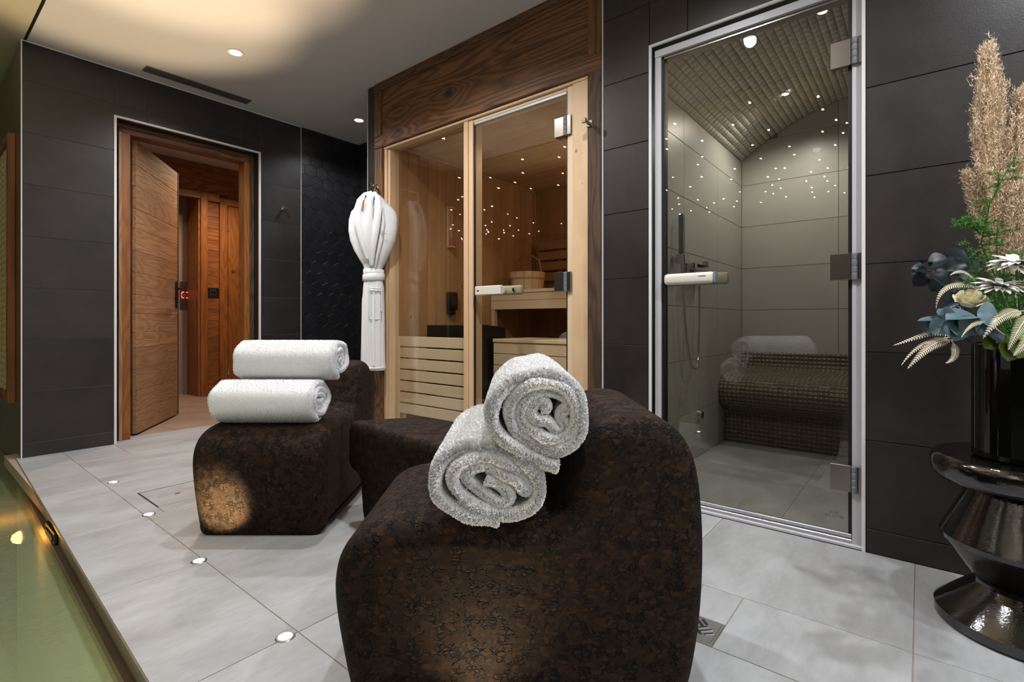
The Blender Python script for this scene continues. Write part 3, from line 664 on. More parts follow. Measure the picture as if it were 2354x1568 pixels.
for k in range(4): boxl('slat', (-.01+.11*k, 0, .640), (.092+.11*k, 1.18, .664), M_abachiY, lb, .003)
for k in range(4): boxl('front_board', (0, 0, .56-.082*k+.001), (.018, 1.18, .64-.082*k-.001), M_abachiY, lb, .002)
br = thing('sauna_lean_panel', 'slatted wooden panel to lean on, fixed to the rear sauna wall above the upper bench', 'wall panel', (3.70, 1.25, 1.1))
for k in range(4): boxl('slat', (-.012, 0, .05+.093*k), (.010, 1.44, .125+.093*k), M_boardY, br, .003)
for yy in (.15, .75, 1.2): boxl('batten', (.010, yy, .03), (.03, yy+.04, .42), M_boardZ, br, .002)
bk = thing('sauna_bucket', 'wooden stave bucket standing on the upper sauna bench', 'bucket', (3.36, 2.56, 1.041))
NS = 14
for k in range(NS):
    a0, a1 = 2*math.pi*k/NS+.01, 2*math.pi*(k+1)/NS-.01
    V = []
    for r, z in ((.128, 0), (.150, .155)):
        for rr in (r, r-.012):
            for a in (a0, (a0+a1)/2, a1): V.append((rr*math.cos(a), rr*math.sin(a), z))
    F = [(0, 1, 7, 6), (1, 2, 8, 7), (3, 9, 10, 4), (4, 10, 11, 5), (6, 7, 10, 9), (7, 8, 11, 10), (0, 6, 9, 3), (2, 5, 11, 8), (0, 3, 4, 1), (1, 4, 5, 2)]
    mm = bpy.data.meshes.new('stave'); mm.from_pydata(V, [], F); mm.materials.append(M_pineZ); link('stave', mm, bk, (0, 0, 0), local=True)
link('hoop', lathe([(.1415, .095), (.1445, .095), (.1455, .107), (.1425, .107)], 40, M_boardZ), bk, (0, 0, 0), local=True)
link('bottom', lathe([(0, .004), (.122, .004), (.122, .014), (0, .014)], 24, M_pineX), bk, (0, 0, 0), local=True)
link('handle', tube([(.0, -.142, .14), (0, -.12, .25), (0, -.05, .29), (0, .05, .29), (0, .12, .25), (0, .142, .14)], .007, M_boardZ), bk, (0, 0, 0), local=True)
hs = thing('sand_timer', 'narrow wooden sand timer with pink sand on the sauna side wall', 'timer', (2.668, 2.775, 1.345))
boxl('base_board', (-.028, -.006, 0), (.028, .004, .31), M_pineZ, hs, .002); boxl('cap', (-.022, -.04, .0), (.022, -.006, .012), M_pineX, hs, .002); boxl('cap', (-.022, -.04, .295), (.022, -.006, .307), M_pineX, hs, .002)
M_bulb = glass('timer_glass', (.92, .9, .85), 1.0)
blb = link('bulb', lathe([(.014, .013), (.016, .05), (.015, .12), (.003, .153), (.015, .19), (.016, .26), (.014, .294)], 18, M_bulb), hs, (0, -.023, 0), local=True)
link('sand', lathe([(0, .014), (.0135, .014), (.0145, .05), (.012, .065), (0, .07)], 16, plain('pink_sand', srgb(196, 96, 120), .8)), blb, (0, 0, 0), local=True)
ct = thing('sauna_controller', 'black rectangular heater sensor box on the sauna side wall', 'control box', (2.68, 2.779, .925))
boxl('housing', (-.044, -.036, -.05), (.044, 0, .085), M_blk, ct, .006, seg=2); boxl('lower_cover', (-.044, -.03, -.085), (.030, 0, -.05), M_blk, ct, .004); boxl('screen', (-.026, -.038, -.02), (.026, -.035, .06), plain('dark_screen', srgb(46, 24, 18), .15), ct, .001)
he = thing('sauna_heater', 'black steel sauna heater with notched top between glass and wall', 'heater', (2.62, 2.55, 0))
def hplate(pts, y0, y1):
    V = [(x_, yy, z_) for yy in (y0, y1) for x_, z_ in pts]; n = len(pts)
    mm = bpy.data.meshes.new('hp'); mm.from_pydata(V, [], [tuple(range(n)), tuple(range(2*n-1, n-1, -1))]+[(i, n+i, n+(i+1) % n, (i+1) % n) for i in range(n)]); mm.materials.append(M_blk); return mm
boxl('body', (-.19, -.13, .10), (.26, .18, .66), M_blk, he, .004)
link('front_plate', hplate([(-.20, .08), (.27, .08), (.27, .745), (.02, .765), (-.10, .752), (-.20, .762)], -.140, -.128), he, (0, 0, 0), local=True)
boxl('side_plate', (.262, -.14, .08), (.270, .19, .745), M_blk, he, .001); boxl('side_plate', (-.208, -.14, .08), (-.200, .19, .762), M_blk, he, .001)
for i in range(26):
    rr = rnd.uniform(.028, .04); bm = bmesh.new(); bmesh.ops.create_icosphere(bm, subdivisions=1, radius=rr)
    for v in bm.verts: v.co *= rnd.uniform(.75, 1.1)
    mm = bm_mesh(bm); mm.materials.append(M_vent); link('stone', mm, he, (-.15+.075*(i % 6)+rnd.uniform(-.01, .01), -.09+.07*(i//6 % 4)+rnd.uniform(-.01, .01), .675+rnd.uniform(0, .02)), local=True)
for dx in (-.17, .24):
    for dy in (-.11, .16): boxl('foot', (dx-.015, dy-.015, 0), (dx+.015, dy+.015, .10), M_blk, he)

# ------------------------------------------------------------------ steam room
SYL = 1.015; SBX = 3.90; SYR = -.76
stl = struct('wall_steam_left'); SZS = [-.03+.3*k for k in range(8)]
def tiled_py(root, yv, x0, x1, xs, z1, sgn):
    xx = [x0]+[q for q in xs if x0+.02 < q < x1-.02]+[x1]; zz_ = [0]+[z for z in SZS if .01 < z < z1-.01]+[z1]
    for a, b in zip(xx, xx[1:]):
        for c, d in zip(zz_, zz_[1:]): box('tile', (a+G, min(yv, yv+sgn*.008), c+G), (b-G, max(yv, yv+sgn*.008), d-G), M_steamtile, root, .001)
tiled_py(stl, SYL, 2.215, SBX, [2.75, 3.34], 1.947, 1); box('backing', (2.215, SYL+.006, 0), (SBX+.05, SYL+.06, 2.3), M_steamgrout, stl)
strr = struct('wall_steam_right'); tiled_py(strr, SYR, 2.215, SBX, [2.75, 3.34], 1.947, -1); box('backing', (2.215, SYR-.06, 0), (SBX+.05, SYR-.006, 2.3), M_steamgrout, strr)
YC = (SYL+SYR)/2; HW_ = (SYL-SYR)/2; VS, VA = 1.947, 2.262
def vaultz(y): # circular arc through springing and apex
    sag = VA-VS; Rr = (HW_**2+sag**2)/(2*sag); return VA-Rr+math.sqrt(max(0, Rr*Rr-(y-YC)**2))
stb = struct('wall_steam_back')
ys = [SYR, -.18, .42, SYL]; zz_ = [0]+[z for z in SZS if z > .01]+[2.4]
for a, b in zip(ys, ys[1:]):
    for c, d in zip(zz_, zz_[1:]):
        if c > VA: continue
        n = 10; up = [(a+G+(b-a-2*G)*i/n) for i in range(n+1)]
        top = [(u_, min(d-G, vaultz(u_)-.001)) for u_ in up]; top = [p for p in top if p[1] > c+G+.001]
        if len(top) < 2: continue
        poly = [(top[0][0], c+G)] + [(top[-1][0], c+G)] + top[::-1]
        link('tile', prism(poly, .008, lambda u, v, s_: (SBX+.008-s_, u, v), M_steamtile), stb, (0, 0, 0))
box('backing', (SBX+.007, SYR-.05, 0), (SBX+.06, SYL+.06, 2.4), M_steamgrout, stb)
# front inner wall of the steam room
sfw = struct('wall_steam_front'); box('render', (2.20, .93, 0), (2.215, SYL+.02, 2.35), M_steamtile, sfw); box('render', (2.20, SYR-.02, 0), (2.215, .14, 2.35), M_steamtile, sfw); box('render', (2.20, .14, 2.0), (2.215, .93, 2.35), M_steamtile, sfw)
# vault: barrel shell with mosaic laid on it
cv = struct('ceiling_steam_vault')
NA = 54; ysv = np.linspace(SYR, SYL, NA+1)
V = []; F = []
for i, y in enumerate(ysv): V += [(2.2, y, vaultz(y)+.002), (3.92, y, vaultz(y)+.002)]
for i in range(NA): F.append((2*i, 2*i+1, 2*i+3, 2*i+2))
link('shell', npmesh(V, F, M_mosgrout), cv)
def mosaic(pathf, L, pitch_s, x0, x1, pitch_x, mat, proud=.0012, gap=.0017):
    """pathf(s)->(a,z,na,nz); tiles run along x"""
    V = []; F = []; ns = int(round(L/pitch_s)); nx = int(round((x1-x0)/pitch_x)); gs = gap/2
    for i in range(ns):
        s0, s1 = L*i/ns+gs, L*(i+1)/ns-gs; a, b = pathf(s0), pathf(s1)
        for j in range(nx):
            X0, X1 = x0+(x1-x0)*j/nx+gs, x0+(x1-x0)*(j+1)/nx-gs; k = len(V); jit = rnd.uniform(-.0004, .0004)
            for p in (a, b):
                for pr_ in (-.001, proud+jit):
                    for X in (X0, X1): V.append((X, p[0]+p[2]*pr_, p[1]+p[3]*pr_))
            # order: a-in-x0,a-in-x1,a-out-x0,a-out-x1,b-in-x0,b-in-x1,b-out-x0,b-out-x1
            F += [(k+2, k+3, k+7, k+6), (k, k+1, k+3, k+2), (k+4, k+6, k+7, k+5), (k, k+2, k+6, k+4), (k+1, k+5, k+7, k+3)]
    return np.array(V), np.array(F)
def vpath(s):
    th = SYL-s*1.0; y = SYL-(SYL-SYR)*s; z = vaultz(y); Rr = (HW_**2+(VA-VS)**2)/(2*(VA-VS)); na = -(y-YC)/Rr; nz = -math.sqrt(1-na*na); return (y, z, na, nz)
V, F = mosaic(vpath, 1.0, 1/54, 2.21, 3.90, .050, M_mosaic); o = link('mosaic', npmesh(V, F, M_mosaic), cv); o['kind'] = 'stuff'
# bench along the back wall: curved mosaic ledge
bn = struct('trim_steam_bench'); 
bprof = [(3.887, .572), (3.887, .505), (3.870, .468), (3.82, .452), (3.60, .452), (3.46, .447), (3.385, .420), (3.352, .375), (3.350, .320), (3.375, .265), (3.42, .232), (3.47, .21), (3.485, .16), (3.485, 0)]
def resample(P, n):
    P = np.array(P, float); d = np.r_[0, np.cumsum(np.hypot(*np.diff(P, axis=0).T))]; t = np.linspace(0, d[-1], n)
    return np.c_[np.interp(t, d, P[:, 0]), np.interp(t, d, P[:, 1])], d[-1]
def chaikin(P, it=2, closed=False):
    P = [tuple(p) for p in P]
    for _ in range(it):
        Q = []
        n = len(P)
        rg = range(n) if closed else range(n-1)
        if not closed: Q.append(P[0])
        for i in rg:
            a, b = P[i], P[(i+1) % n]; Q += [(a[0]*.75+b[0]*.25, a[1]*.75+b[1]*.25), (a[0]*.25+b[0]*.75, a[1]*.25+b[1]*.75)]
        if not closed: Q.append(P[-1])
        P = Q
    return P
BP, BL = resample(chaikin(bprof[:-1])+[bprof[-1]], 121)
nrm = np.gradient(BP, axis=0); nrm = np.c_[nrm[:, 1], -nrm[:, 0]]; nrm /= np.linalg.norm(nrm, axis=1)[:, None]
if nrm[60][0] > 0: nrm = -nrm
V = []; F = []
for i, (a, b) in enumerate(BP): V += [(a, SYR, b), (a, SYL, b)]
for i in range(120): F.append((2*i, 2*i+1, 2*i+3, 2*i+2))
link('core', npmesh(V, F, M_bgrout, True), bn)
def bpath(s):
    t = s*120; i = min(int(t), 119); f = t-i; p = BP[i]*(1-f)+BP[i+1]*f; n_ = nrm[i]*(1-f)+nrm[min(i+1, 119)]*f; return (p[0], p[1], n_[0], n_[1])
V, F = mosaic(bpath, 1.0, 1/(BL/.026), SYR, SYL, .0265, M_mosaicD, .0010, .0016); V = V[:, [1, 0, 2]]
o = link('mosaic', npmesh(V, F, M_mosaicD), bn); o['kind'] = 'stuff'
for sx_, sy_, lab_ in ((2.745, .36, 'recessed spot in the steam room vault just inside the door top'), (3.40, .638, 'recessed spot in the steam room vault deeper in, above the bench')):
  t = thing('steam_room_spot', lab_, 'ceiling light', (sx_, sy_, vaultz(sy_)-.004))
  link('ring', lathe([(.02, .004), (.026, .003), (.027, -.003), (.021, -.005)], 24, M_chrome), t, (0, 0, 0), local=True); link('lens', lathe([(0, -.003), (.020, -.003)], 20, E_down), t, (0, 0, 0), local=True)
# shower set on the left steam wall
hsr = thing('hand_shower', 'grey rectangular hand shower with silver hose on the steam room wall', 'shower', (2.59, SYL, 0))
boxl('head', (-.016, -.060, 1.140), (.016, -.036, 1.345), M_grey, hsr, .003); boxl('holder', (-.032, -.075, 1.085), (.032, -.03, 1.135), M_chrome, hsr, .003); boxl('wall_bracket', (-.014, -.03, 1.095), (.014, 0, 1.125), M_chrome, hsr, .002)
hose = []
for i in range(41):
    u_ = i/40; x_ = -.005+u_*.275; z_ = .535+(.56*(abs(2*u_-1)**3.2)); yy = -.05 - .02*math.sin(u_*math.pi)
    if i == 40: z_ = 1.06
    hose.append((x_, yy, z_))
link('hose', tube(hose, .0065, M_chrome), hsr, (0, 0, 0), local=True)
vlv = thing('shower_valve', 'chrome square shower valve with lever on the steam room wall', 'tap', (2.84, SYL, 1.09))
boxl('wall_plate', (-.09, -.012, -.035), (-.03, 0, .045), M_chrome, vlv, .002); boxl('wall_plate', (.04, -.012, -.03), (.10, 0, .03), M_chrome, vlv, .002); boxl('body', (-.09, -.06, -.02), (.13, -.012, .018), M_chrome, vlv, .004); boxl('lever', (.03, -.09, .0), (.06, -.06, .035), M_chrome, vlv, .003)
kn2 = thing('steam_outlet', 'tiny chrome outlet low on the steam room side wall', 'outlet', (2.97, SYL, .245)); link('spout', lathe([(0, .03), (.022, .03), (.026, 0)], 16, M_chrome), kn2, (0, 0, 0), rot=(R_(90), 0, 0), local=True)
# steam door
st = struct('trim_steam_door')
def sb(name, x0, x1, y0, y1, z0, z1, mat, bev=.001): return box(name, (x0, y0, z0), (x1, y1, z1), mat, st, bev)
sb('outer_trim', W-.006, W+.004, .915, .927, 0, 1.995, M_white); sb('outer_trim', W-.006, W+.004, .148, .159, 0, 1.995, M_white); sb('outer_trim', W-.006, W+.004, .159, .915, 1.984, 1.995, M_white)
sb('reveal', W+.004, W+.10, .922, .930, 0, 1.99, M_dkrev); sb('reveal', W+.004, W+.10, .142, .150, 0, 1.99, M_dkrev)
sb('frame_left', 2.108, 2.150, .878, .905, 0, 1.965, M_alup); sb('frame_right', 2.113, 2.150, .152, .188, 0, 1.99, M_alup); sb('frame_top', 2.104, 2.150, .188, .905, 1.938, 1.968, M_alup)
sb('frame_left_step', 2.118, 2.16, .868, .878, .02, 1.94, M_blk); sb('frame_top_step', 2.118, 2.16, .188, .878, 1.926, 1.938, M_brass)
sb('sill', 2.098, 2.17, .152, .915, 0, .012, M_alup, .002); sb('sill_step', 2.112, 2.17, .188, .905, .012, .024, M_alu, .002)
sd2 = thing('steam_door', 'large tinted glass steam room door with three metal hinges and white bar handle', 'door', (2.124, .190, .026))
boxl('pane', (0, 0, .012), (.008, .678, 1.898), M_glassT, sd2, .001); boxl('bottom_rail', (-.004, .0, 0), (.012, .678, .014), M_alu, sd2, .001)
boxl('edge', (-.0012, -.002, .012), (.0092, .010, 1.898), M_blk, sd2)
for z in (1.700, .952, .212): hinge(sd2, 0, -.010, z, .062, .022, .092, M_brass)
boxl('handle', (-.055, .455, .915), (-.018, .662, .962), M_whitep, sd2, .014, seg=3); boxl('handle_cap', (-.054, .447, .916), (-.019, .456, .961), M_grey, sd2, .010, seg=3)
boxl('handle_slot', (-.0565, .485, .945), (-.0545, .515, .9475), M_grey, sd2); boxl('handle_mount', (-.018, .47, .925), (0, .50, .955), M_grey, sd2); boxl('handle_mount', (-.018, .63, .925), (0, .66, .955), M_grey, sd2)
boxl('inner_handle', (.012, .420, .915), (.048, .68, .962), M_beige, sd2, .010, seg=2)
tx = link('glass_marking', text_mesh('DHC\nEN 12 150', .013, M_ink), sd2, (-.0012, .052, .072), rot=(R_(90), 0, R_(-90)), local=True)
# hooks
def hook(loc, label, rotz=0.0):
    t = thing('wall_hook', label, 'hook', loc, rotz)
    boxl('plate', (-.016, -.006, -.016), (.016, 0, .016), M_chrome, t, .002); boxl('arm', (-.006, -.045, -.006), (.006, -.006, .006), M_chrome, t, .001); boxl('tip', (-.011, -.058, -.011), (.011, -.043, .011), M_chrome, t, .002)
hook((2.0, D, 1.700), 'small chrome hook on the dark tiles beside the doorway')
hook((FX, 2.872, 1.705), 'chrome hook on the left sauna post holding the robe hanger', R_(-90))
hook((FX, 1.218, 1.722), 'small square metal hook high on the dark right sauna post', R_(-90))
# wool panel in a wood frame on the glossy wall
wpn = thing('wool_wall_panel', 'tall wood-framed panel of woven cream wool on the glossy left wall', 'wall art', (.470, 4.20, .30))
boxl('stile', (-.035, 0, 0), (0, .055, 1.61), M_frameZ, wpn, .003); boxl('stile', (-.035, 1.245, 0), (0, 1.30, 1.61), M_frameZ, wpn, .003)
boxl('rail', (-.034, .055, 1.555), (0, 1.245, 1.61), M_frameY, wpn, .003); boxl('rail', (-.034, .055, 0), (0, 1.245, .055), M_frameY, wpn, .003); boxl('backing', (-.008, .05, .05), (0, 1.25, 1.56), M_wool, wpn)
bm = bmesh.new(); bmesh.ops.create_uvsphere(bm, u_segments=8, v_segments=6, radius=1); vv = np.array([v.co[:] for v in bm.verts]); ff = [[v.index for v in f.verts] for f in bm.faces]; bm.free()
V = []; F4 = []; F3 = []
for c in range(17):
    for r in range(38):
        ang_ = .6 if c % 2 else -.6; yy = .09+c*.07; z_ = .075+r*.040
        p = vv*np.array([.012, .044, .017]); ca, sa = math.cos(ang_), math.sin(ang_); q = np.c_[p[:, 0]-.014, p[:, 1]*ca-p[:, 2]*sa+yy, p[:, 1]*sa+p[:, 2]*ca+z_]
        k = len(V)*len(vv); V.append(q)
        for f in ff:
            if len(f) == 4: F4.append([a+k for a in f])
            else: F4.append([f[0]+k, f[1]+k, f[2]+k, f[2]+k])
me = bpy.data.meshes.new('wool'); me.from_pydata(np.concatenate(V).tolist(), [], [tuple(dict.fromkeys(f)) for f in F4]); me.polygons.foreach_set('use_smooth', [True]*len(me.polygons)); me.materials.append(M_wool)
o = link('woven_wool', me, wpn, (0, 0, 0), local=True); o['kind'] = 'stuff'

# ------------------------------------------------------------------ cork chairs and table
def loft_closed(prof2d, width, R, mat, taper=None, bulge=.006):
    """closed smooth profile (x,z) extruded along y with rounded side edges (inset by normals)"""
    P, _ = resample(list(prof2d)+[prof2d[0]], 221); P = P[:-1]; n = len(P)
    T = np.roll(P, -1, 0)-np.roll(P, 1, 0); N = np.c_[T[:, 1], -T[:, 0]]; N /= np.linalg.norm(N, axis=1)[:, None]
    A = np.sum(P[:, 0]*np.roll(P[:, 1], -1)-np.roll(P[:, 0], -1)*P[:, 1])
    if A < 0: N = -N
    for _ in range(6): N = (N+np.roll(N, 1, 0)+np.roll(N, -1, 0)); N /= np.linalg.norm(N, axis=1)[:, None]
    rings = []
    th = [R_(a) for a in (90, 80, 68, 56, 44, 32, 20, 8, 0)]
    for a in th: rings.append((R*(1-math.cos(a)), R*(1-math.sin(a)) if False else R-R*math.cos(math.pi/2-a)))
    ys_, ins = [], []
    for k in range(10): a = R_(90*k/9); ys_.append(R*(1-math.sin(a))); ins.append(R*(1-math.cos(a)))
    ysq = ys_[::-1]; inq = ins[::-1]
    seq = [(y_, i_) for y_, i_ in zip(ysq, inq)]
    mid = [(R+(width-2*R)*k/12, 0) for k in range(1, 12)]
    seq = seq+mid+[(width-y_, i_) for y_, i_ in seq[::-1]]
    V = []
    for y_, i_ in seq:
        Q = P-N*i_; Q[:, 1] = np.maximum(Q[:, 1], 0.0)
        b = bulge*math.sin(math.pi*y_/width)
        V.append(np.c_[Q[:, 0], np.full(n, y_), Q[:, 1]])
    m = len(V); V = np.concatenate(V); F = []
    for r in range(m-1):
        a = r*n+np.arange(n); b = r*n+(np.arange(n)+1) % n; F.append(np.c_[a, b, b+n, a+n])
    F = np.concatenate(F)
    me = bpy.data.meshes.new('loft'); fl = [tuple(f) for f in F.tolist()]+[tuple(range(n)), tuple(range(m*n-1, (m-1)*n-1, -1))]
    me.from_pydata(V.tolist(), [], fl); me.update()
    bm = bmesh.new(); bm.from_mesh(me)
    bmesh.ops.recalc_face_normals(bm, faces=bm.faces[:]); bm.to_mesh(me); bm.free()
    me.polygons.foreach_set('use_smooth', [True]*len(me.polygons)); me.materials.append(mat); return me
cprof = [(.055, 0), (.035, .06), (.018, .14), (.004, .22), (0, .28), (.010, .33), (.040, .372), (.095, .396), (.20, .402), (.36, .396), (.425, .400), (.455, .428), (.475, .475), (.492, .53), (.512, .572), (.545, .598), (.60, .606), (.655, .592), (.695, .555), (.715, .50), (.724, .42), (.727, .33), (.722, .22), (.708, .12), (.690, .05), (.675, 0), (.36, 0)]
bottom = cprof[-3:]
cs_ = chaikin(cprof[:-1], 2)+[(.36, 0)]
chair_me = loft_closed(cs_, .475, .050, M_cork)
def L2W(l, d, z=0.0): v = RT*l+FW*d; return (v.x, v.y, z)
ch2 = link('cork_chair', chair_me, None, L2W(-.350, .955), rot=(0, 0, -YAW))
tag(ch2, 'low dark cork lounge chair in the foreground, seen from its side', 'chair', 'cork lounge chairs')
ch1 = link('cork_chair', chair_me, None, L2W(-.688, 1.800), rot=(0, 0, math.pi/2-YAW))
tag(ch1, 'low dark cork lounge chair farther back, front edge lit by a floor light', 'chair', 'cork lounge chairs')
# wedge table between the chairs, with an overhanging top
def table():
    A = [(1.135, 1.775), (1.085, 1.12), (1.40, 1.16), (1.385, 1.62)]
    def ring(off, z, rad=.05):
        P = A; n = len(P); c = (sum(p[0] for p in P)/n, sum(p[1] for p in P)/n); out = []
        for i in range(n):
            p0, p1, p2 = Vector(P[i-1]), Vector(P[i]), Vector(P[(i+1) % n]); a = (p0-p1).normalized(); b = (p2-p1).normalized()
            q0, q2 = p1+a*rad, p1+b*rad
            for k in range(7):
                t_ = k/6; q = q0*(1-t_)**2+p1*2*t_*(1-t_)+q2*t_**2; dcn = (q-Vector(c)); L_ = dcn.length; q = Vector(c)+dcn*((L_-off)/L_); out.append((q.x, q.y, z))
        return out
    lv = [(.075, 0), (.065, .05), (.058, .14), (.052, .175), (.04, .195), (.012, .212), (.0, .235), (0, .30), (.0, .362), (.004, .380), (.014, .391), (.03, .395), (.06, .396)]
    R = [ring(o_, z_) for o_, z_ in lv]; n = len(R[0]); V = sum(R, []); F = []
    for r in range(len(R)-1):
        for i in range(n): F.append((r*n+i, r*n+(i+1) % n, (r+1)*n+(i+1) % n, (r+1)*n+i))
    F.append(tuple(range(n))); F.append(tuple((len(R)-1)*n+i for i in range(n)))
    me = bpy.data.meshes.new('table'); me.from_pydata(V, [], F); bm = bmesh.new(); bm.from_mesh(me); bmesh.ops.recalc_face_normals(bm, faces=bm.faces[:]); bm.to_mesh(me); bm.free()
    me.polygons.foreach_set('use_smooth', [True]*len(me.polygons)); me.materials.append(M_cork); return me
tb_ = link('cork_table', table(), None); tag(tb_, 'low dark cork side table with overhanging top between the two cork chairs', 'table')

# ------------------------------------------------------------------ rolled towels
def towel(name, label, loc, rotz, a, b, tilt, length, turns, seed, core, flap=0.0, nblade=26000, pitch=.024, flip=1, path=None):
    """spiral cross-section in local x-z (semi axes a,b), axis along local y"""
    rg = np.random.default_rng(seed); root = thing(name, label, 'towel', loc, rotz, 'rolled white towels')
    h = .0112
    n = 520; th = np.linspace(0, 2*math.pi*turns, n)   # outermost at the end
    rmax = 1.0; r = 1.0-(pitch/((a+b)/2))*(turns-th/(2*math.pi)); r = np.maximum(r, .10)
    ph = th - th[-1] + flap
    wob = np.zeros(n)
    for k in range(2, 7): wob += rg.normal()*.5/k*np.sin(k*ph*.5+rg.uniform(0, 6.28))
    inner = np.clip(1-r, 0, 1); amp = core*inner**1.0*np.clip(inner, 0, .8)
    x = a*(r+amp*wob)*np.cos(flip*ph); z = b*(r+amp*np.roll(wob, 37))*np.sin(flip*ph)
    x = x-(h if True else 0)*np.cos(flip*ph); z = z-h*np.sin(flip*ph)
    ct_, st_ = math.cos(tilt), math.sin(tilt); C0 = np.c_[x*ct_-z*st_, x*st_+z*ct_]
    if path is not None: C0 = np.array(chaikin(path, 3)); h = .0114
    C0, tot = resample(C0, 520 if path is not None else 360); n = len(C0)
    T = np.gradient(C0, axis=0); T /= np.linalg.norm(T, axis=1)[:, None]; N = np.c_[-T[:, 1], T[:, 0]]*-flip
    # cross outline of ribbon
    s = np.linspace(0, tot, n); lat = .0014*np.sin(s*95+seed)+.0012*np.sin(s*41)
    off_end = .004*np.sin(s*23+seed*2)+.003*np.sin(s*61)+.004*np.sin(s*9)
    ysam = [0, .0012, .0035, .007, .0105, .016, .026, .04, .07, .12, .2]
    ysam = [y_ for y_ in ysam if y_ < length/2]; ysam = ysam+[length-y_ for y_ in ysam[::-1]]
    V = []
    for y_ in ysam:
        e = min(y_, length-y_); hh = h*math.sqrt(max(0.0, 1-max(0, 1-e/.0105)**2)) if e < .0105 else h
        hh = max(hh, .0006); near = max(0, 1-e/.06)
        bulge = 1-.035*max(0, 1-e/.05)**2
        cen = C0*bulge; q1 = cen+N*(hh+lat[:, None]*(hh/h)); q2 = cen-N*hh
        sg = 1 if y_ < length/2 else -1
        yy = y_+off_end*near*sg+.003*np.sin(8*y_*10)*0
        V.append(np.c_[q1[:, 0], yy, q1[:, 1]]); V.append(np.c_[q2[:, 0], yy, q2[:, 1]])
    m = len(ysam); idx = lambda k, side: (2*k+side)*n+np.arange(n)
    F = []
    for k in range(m-1):
        for side in (0, 1):
            A, B = idx(k, side), idx(k+1, side)
            q = np.c_[A[:-1], A[1:], B[1:], B[:-1]]; F.append(q if side == 0 else q[:, ::-1])
        for e_ in (0, n-1):
            F.append(np.array([[idx(k, 0)[e_], idx(k+1, 0)[e_], idx(k+1, 1)[e_], idx(k, 1)[e_]]]))
    for k in (0, m-1):
        A, B = idx(k, 0), idx(k, 1); F.append(np.c_[A[:-1], A[1:], B[1:], B[:-1]])
    V = np.concatenate(V); F = np.concatenate(F)
    body = link('roll', npmesh(V, F, M_towel, True), root, (0, 0, 0), local=True)
    # terry loops: blades on the outer turn and around both ends
    tri = np.concatenate([F[:, [0, 1, 2]], F[:, [0, 2, 3]]]); P0, P1, P2 = V[tri[:, 0]], V[tri[:, 1]], V[tri[:, 2]]
    cr_ = np.cross(P1-P0, P2-P0); ar = np.linalg.norm(cr_, axis=1)*.5; nn = cr_/(2*ar[:, None]+1e-12)
    cen = (P0+P1+P2)/3
    # outward test for outer turn
    ii = tri[:, 0] % n; sdx = (tri[:, 0]//n) % 2; per = math.pi*(a+b)*.93
    os_ = 0 if np.mean(np.sum((N*C0)[-120:], axis=1)) > 0 else 1
    outer = (s[ii] > tot-per*1.03) & (sdx == os_)
    wgt = ar*(np.where(outer, 1.0, 0.0)+np.where(cen[:, 1] < .02, 3.4, 0)+np.where(length-cen[:, 1] < .015, .5, 0))
    pick = rg.choice(len(tri), nblade, p=wgt/wgt.sum()); u, v = rg.random(nblade), rg.random(nblade); sw_ = u+v > 1; u[sw_], v[sw_] = 1-u[sw_], 1-v[sw_]
    B0 = P0[pick]+(P1[pick]-P0[pick])*u[:, None]+(P2[pick]-P0[pick])*v[:, None]; nb = nn[pick]
    # make normals point outward from the layer centre line
    side = V[tri[pick][:, 0]]; outv = np.c_[B0[:, 0], np.zeros(nblade), B0[:, 2]]
    fl_ = np.where(outer[pick] & (np.sum(nb*outv, 1) < 0), -1, 1); nb = nb*fl_[:, None]
    ends = (B0[:, 1] < .006); nb[ends] += np.array([0, -1.2, 0]); nb /= np.linalg.norm(nb, axis=1)[:, None]
    dr_ = nb+rg.normal(0, .42, (nblade, 3)); dr_ /= np.linalg.norm(dr_, axis=1)[:, None]
    sd_ = np.cross(dr_, rg.normal(0, 1, (nblade, 3))); sd_ /= np.linalg.norm(sd_, axis=1)[:, None]
    kb = 1.0 if nblade > 50000 else .7
    Lb = rg.uniform(.0028, .0058, nblade)[:, None]*kb; wb_ = .0012*kb
    B0 = B0-nb*.0008
    VV = np.stack([B0-sd_*wb_, B0+sd_*wb_, B0+dr_*Lb+sd_*wb_*.8, B0+dr_*Lb-sd_*wb_*.8], 1).reshape(-1, 3); FF = np.arange(nblade*4).reshape(-1, 4)
    o = link('terry_pile', npmesh(VV, FF, M_pile), body, (0, 0, 0), local=True); o['kind'] = 'stuff'
    return root
# centre lines of the two folded rolls on the near chair, in metres across (x) and up (z) from the middle of each roll
UP_ = [(1040,550),(1085,545),(1060,495),(985,505),(950,580),(1000,640),(1085,650),(1130,705),(1170,750),(1240,735),(1240,670),(1190,620),(1215,565),(1270,545),(1265,480),(1190,430),(1090,405),(970,430),(890,510),(870,610),(915,700),(1000,740),(1070,790),(1190,805),(1290,745),(1325,640),(1320,520),(1250,400),(1120,335),(960,345),(840,430),(780,560),(800,700),(890,800),(1040,870),(1200,885),(1320,820),(1365,690),(1365,540),(1300,390),(1160,290),(1000,280),(820,330),(690,440),(640,580),(650,690),(730,790),(860,880),(1000,960),(1110,1005),(1170,1015)]
LO_ = [(600,1090),(690,1120),(780,1180),(800,1250),(730,1290),(620,1240),(520,1160),(440,1080),(440,1010),(530,975),(640,985),(710,1040),(790,1075),(860,1110),(900,1180),(965,1180),(980,1110),(920,1040),(800,975),(660,915),(510,905),(390,950),(330,1050),(345,1150),(430,1250),(560,1320),(720,1370),(860,1370),(970,1310),(1040,1200),(1020,1080),(930,970),(790,880),(620,830),(450,830),(310,880),(220,990),(185,1120),(215,1230),(310,1310),(440,1365),(580,1405),(700,1425)]
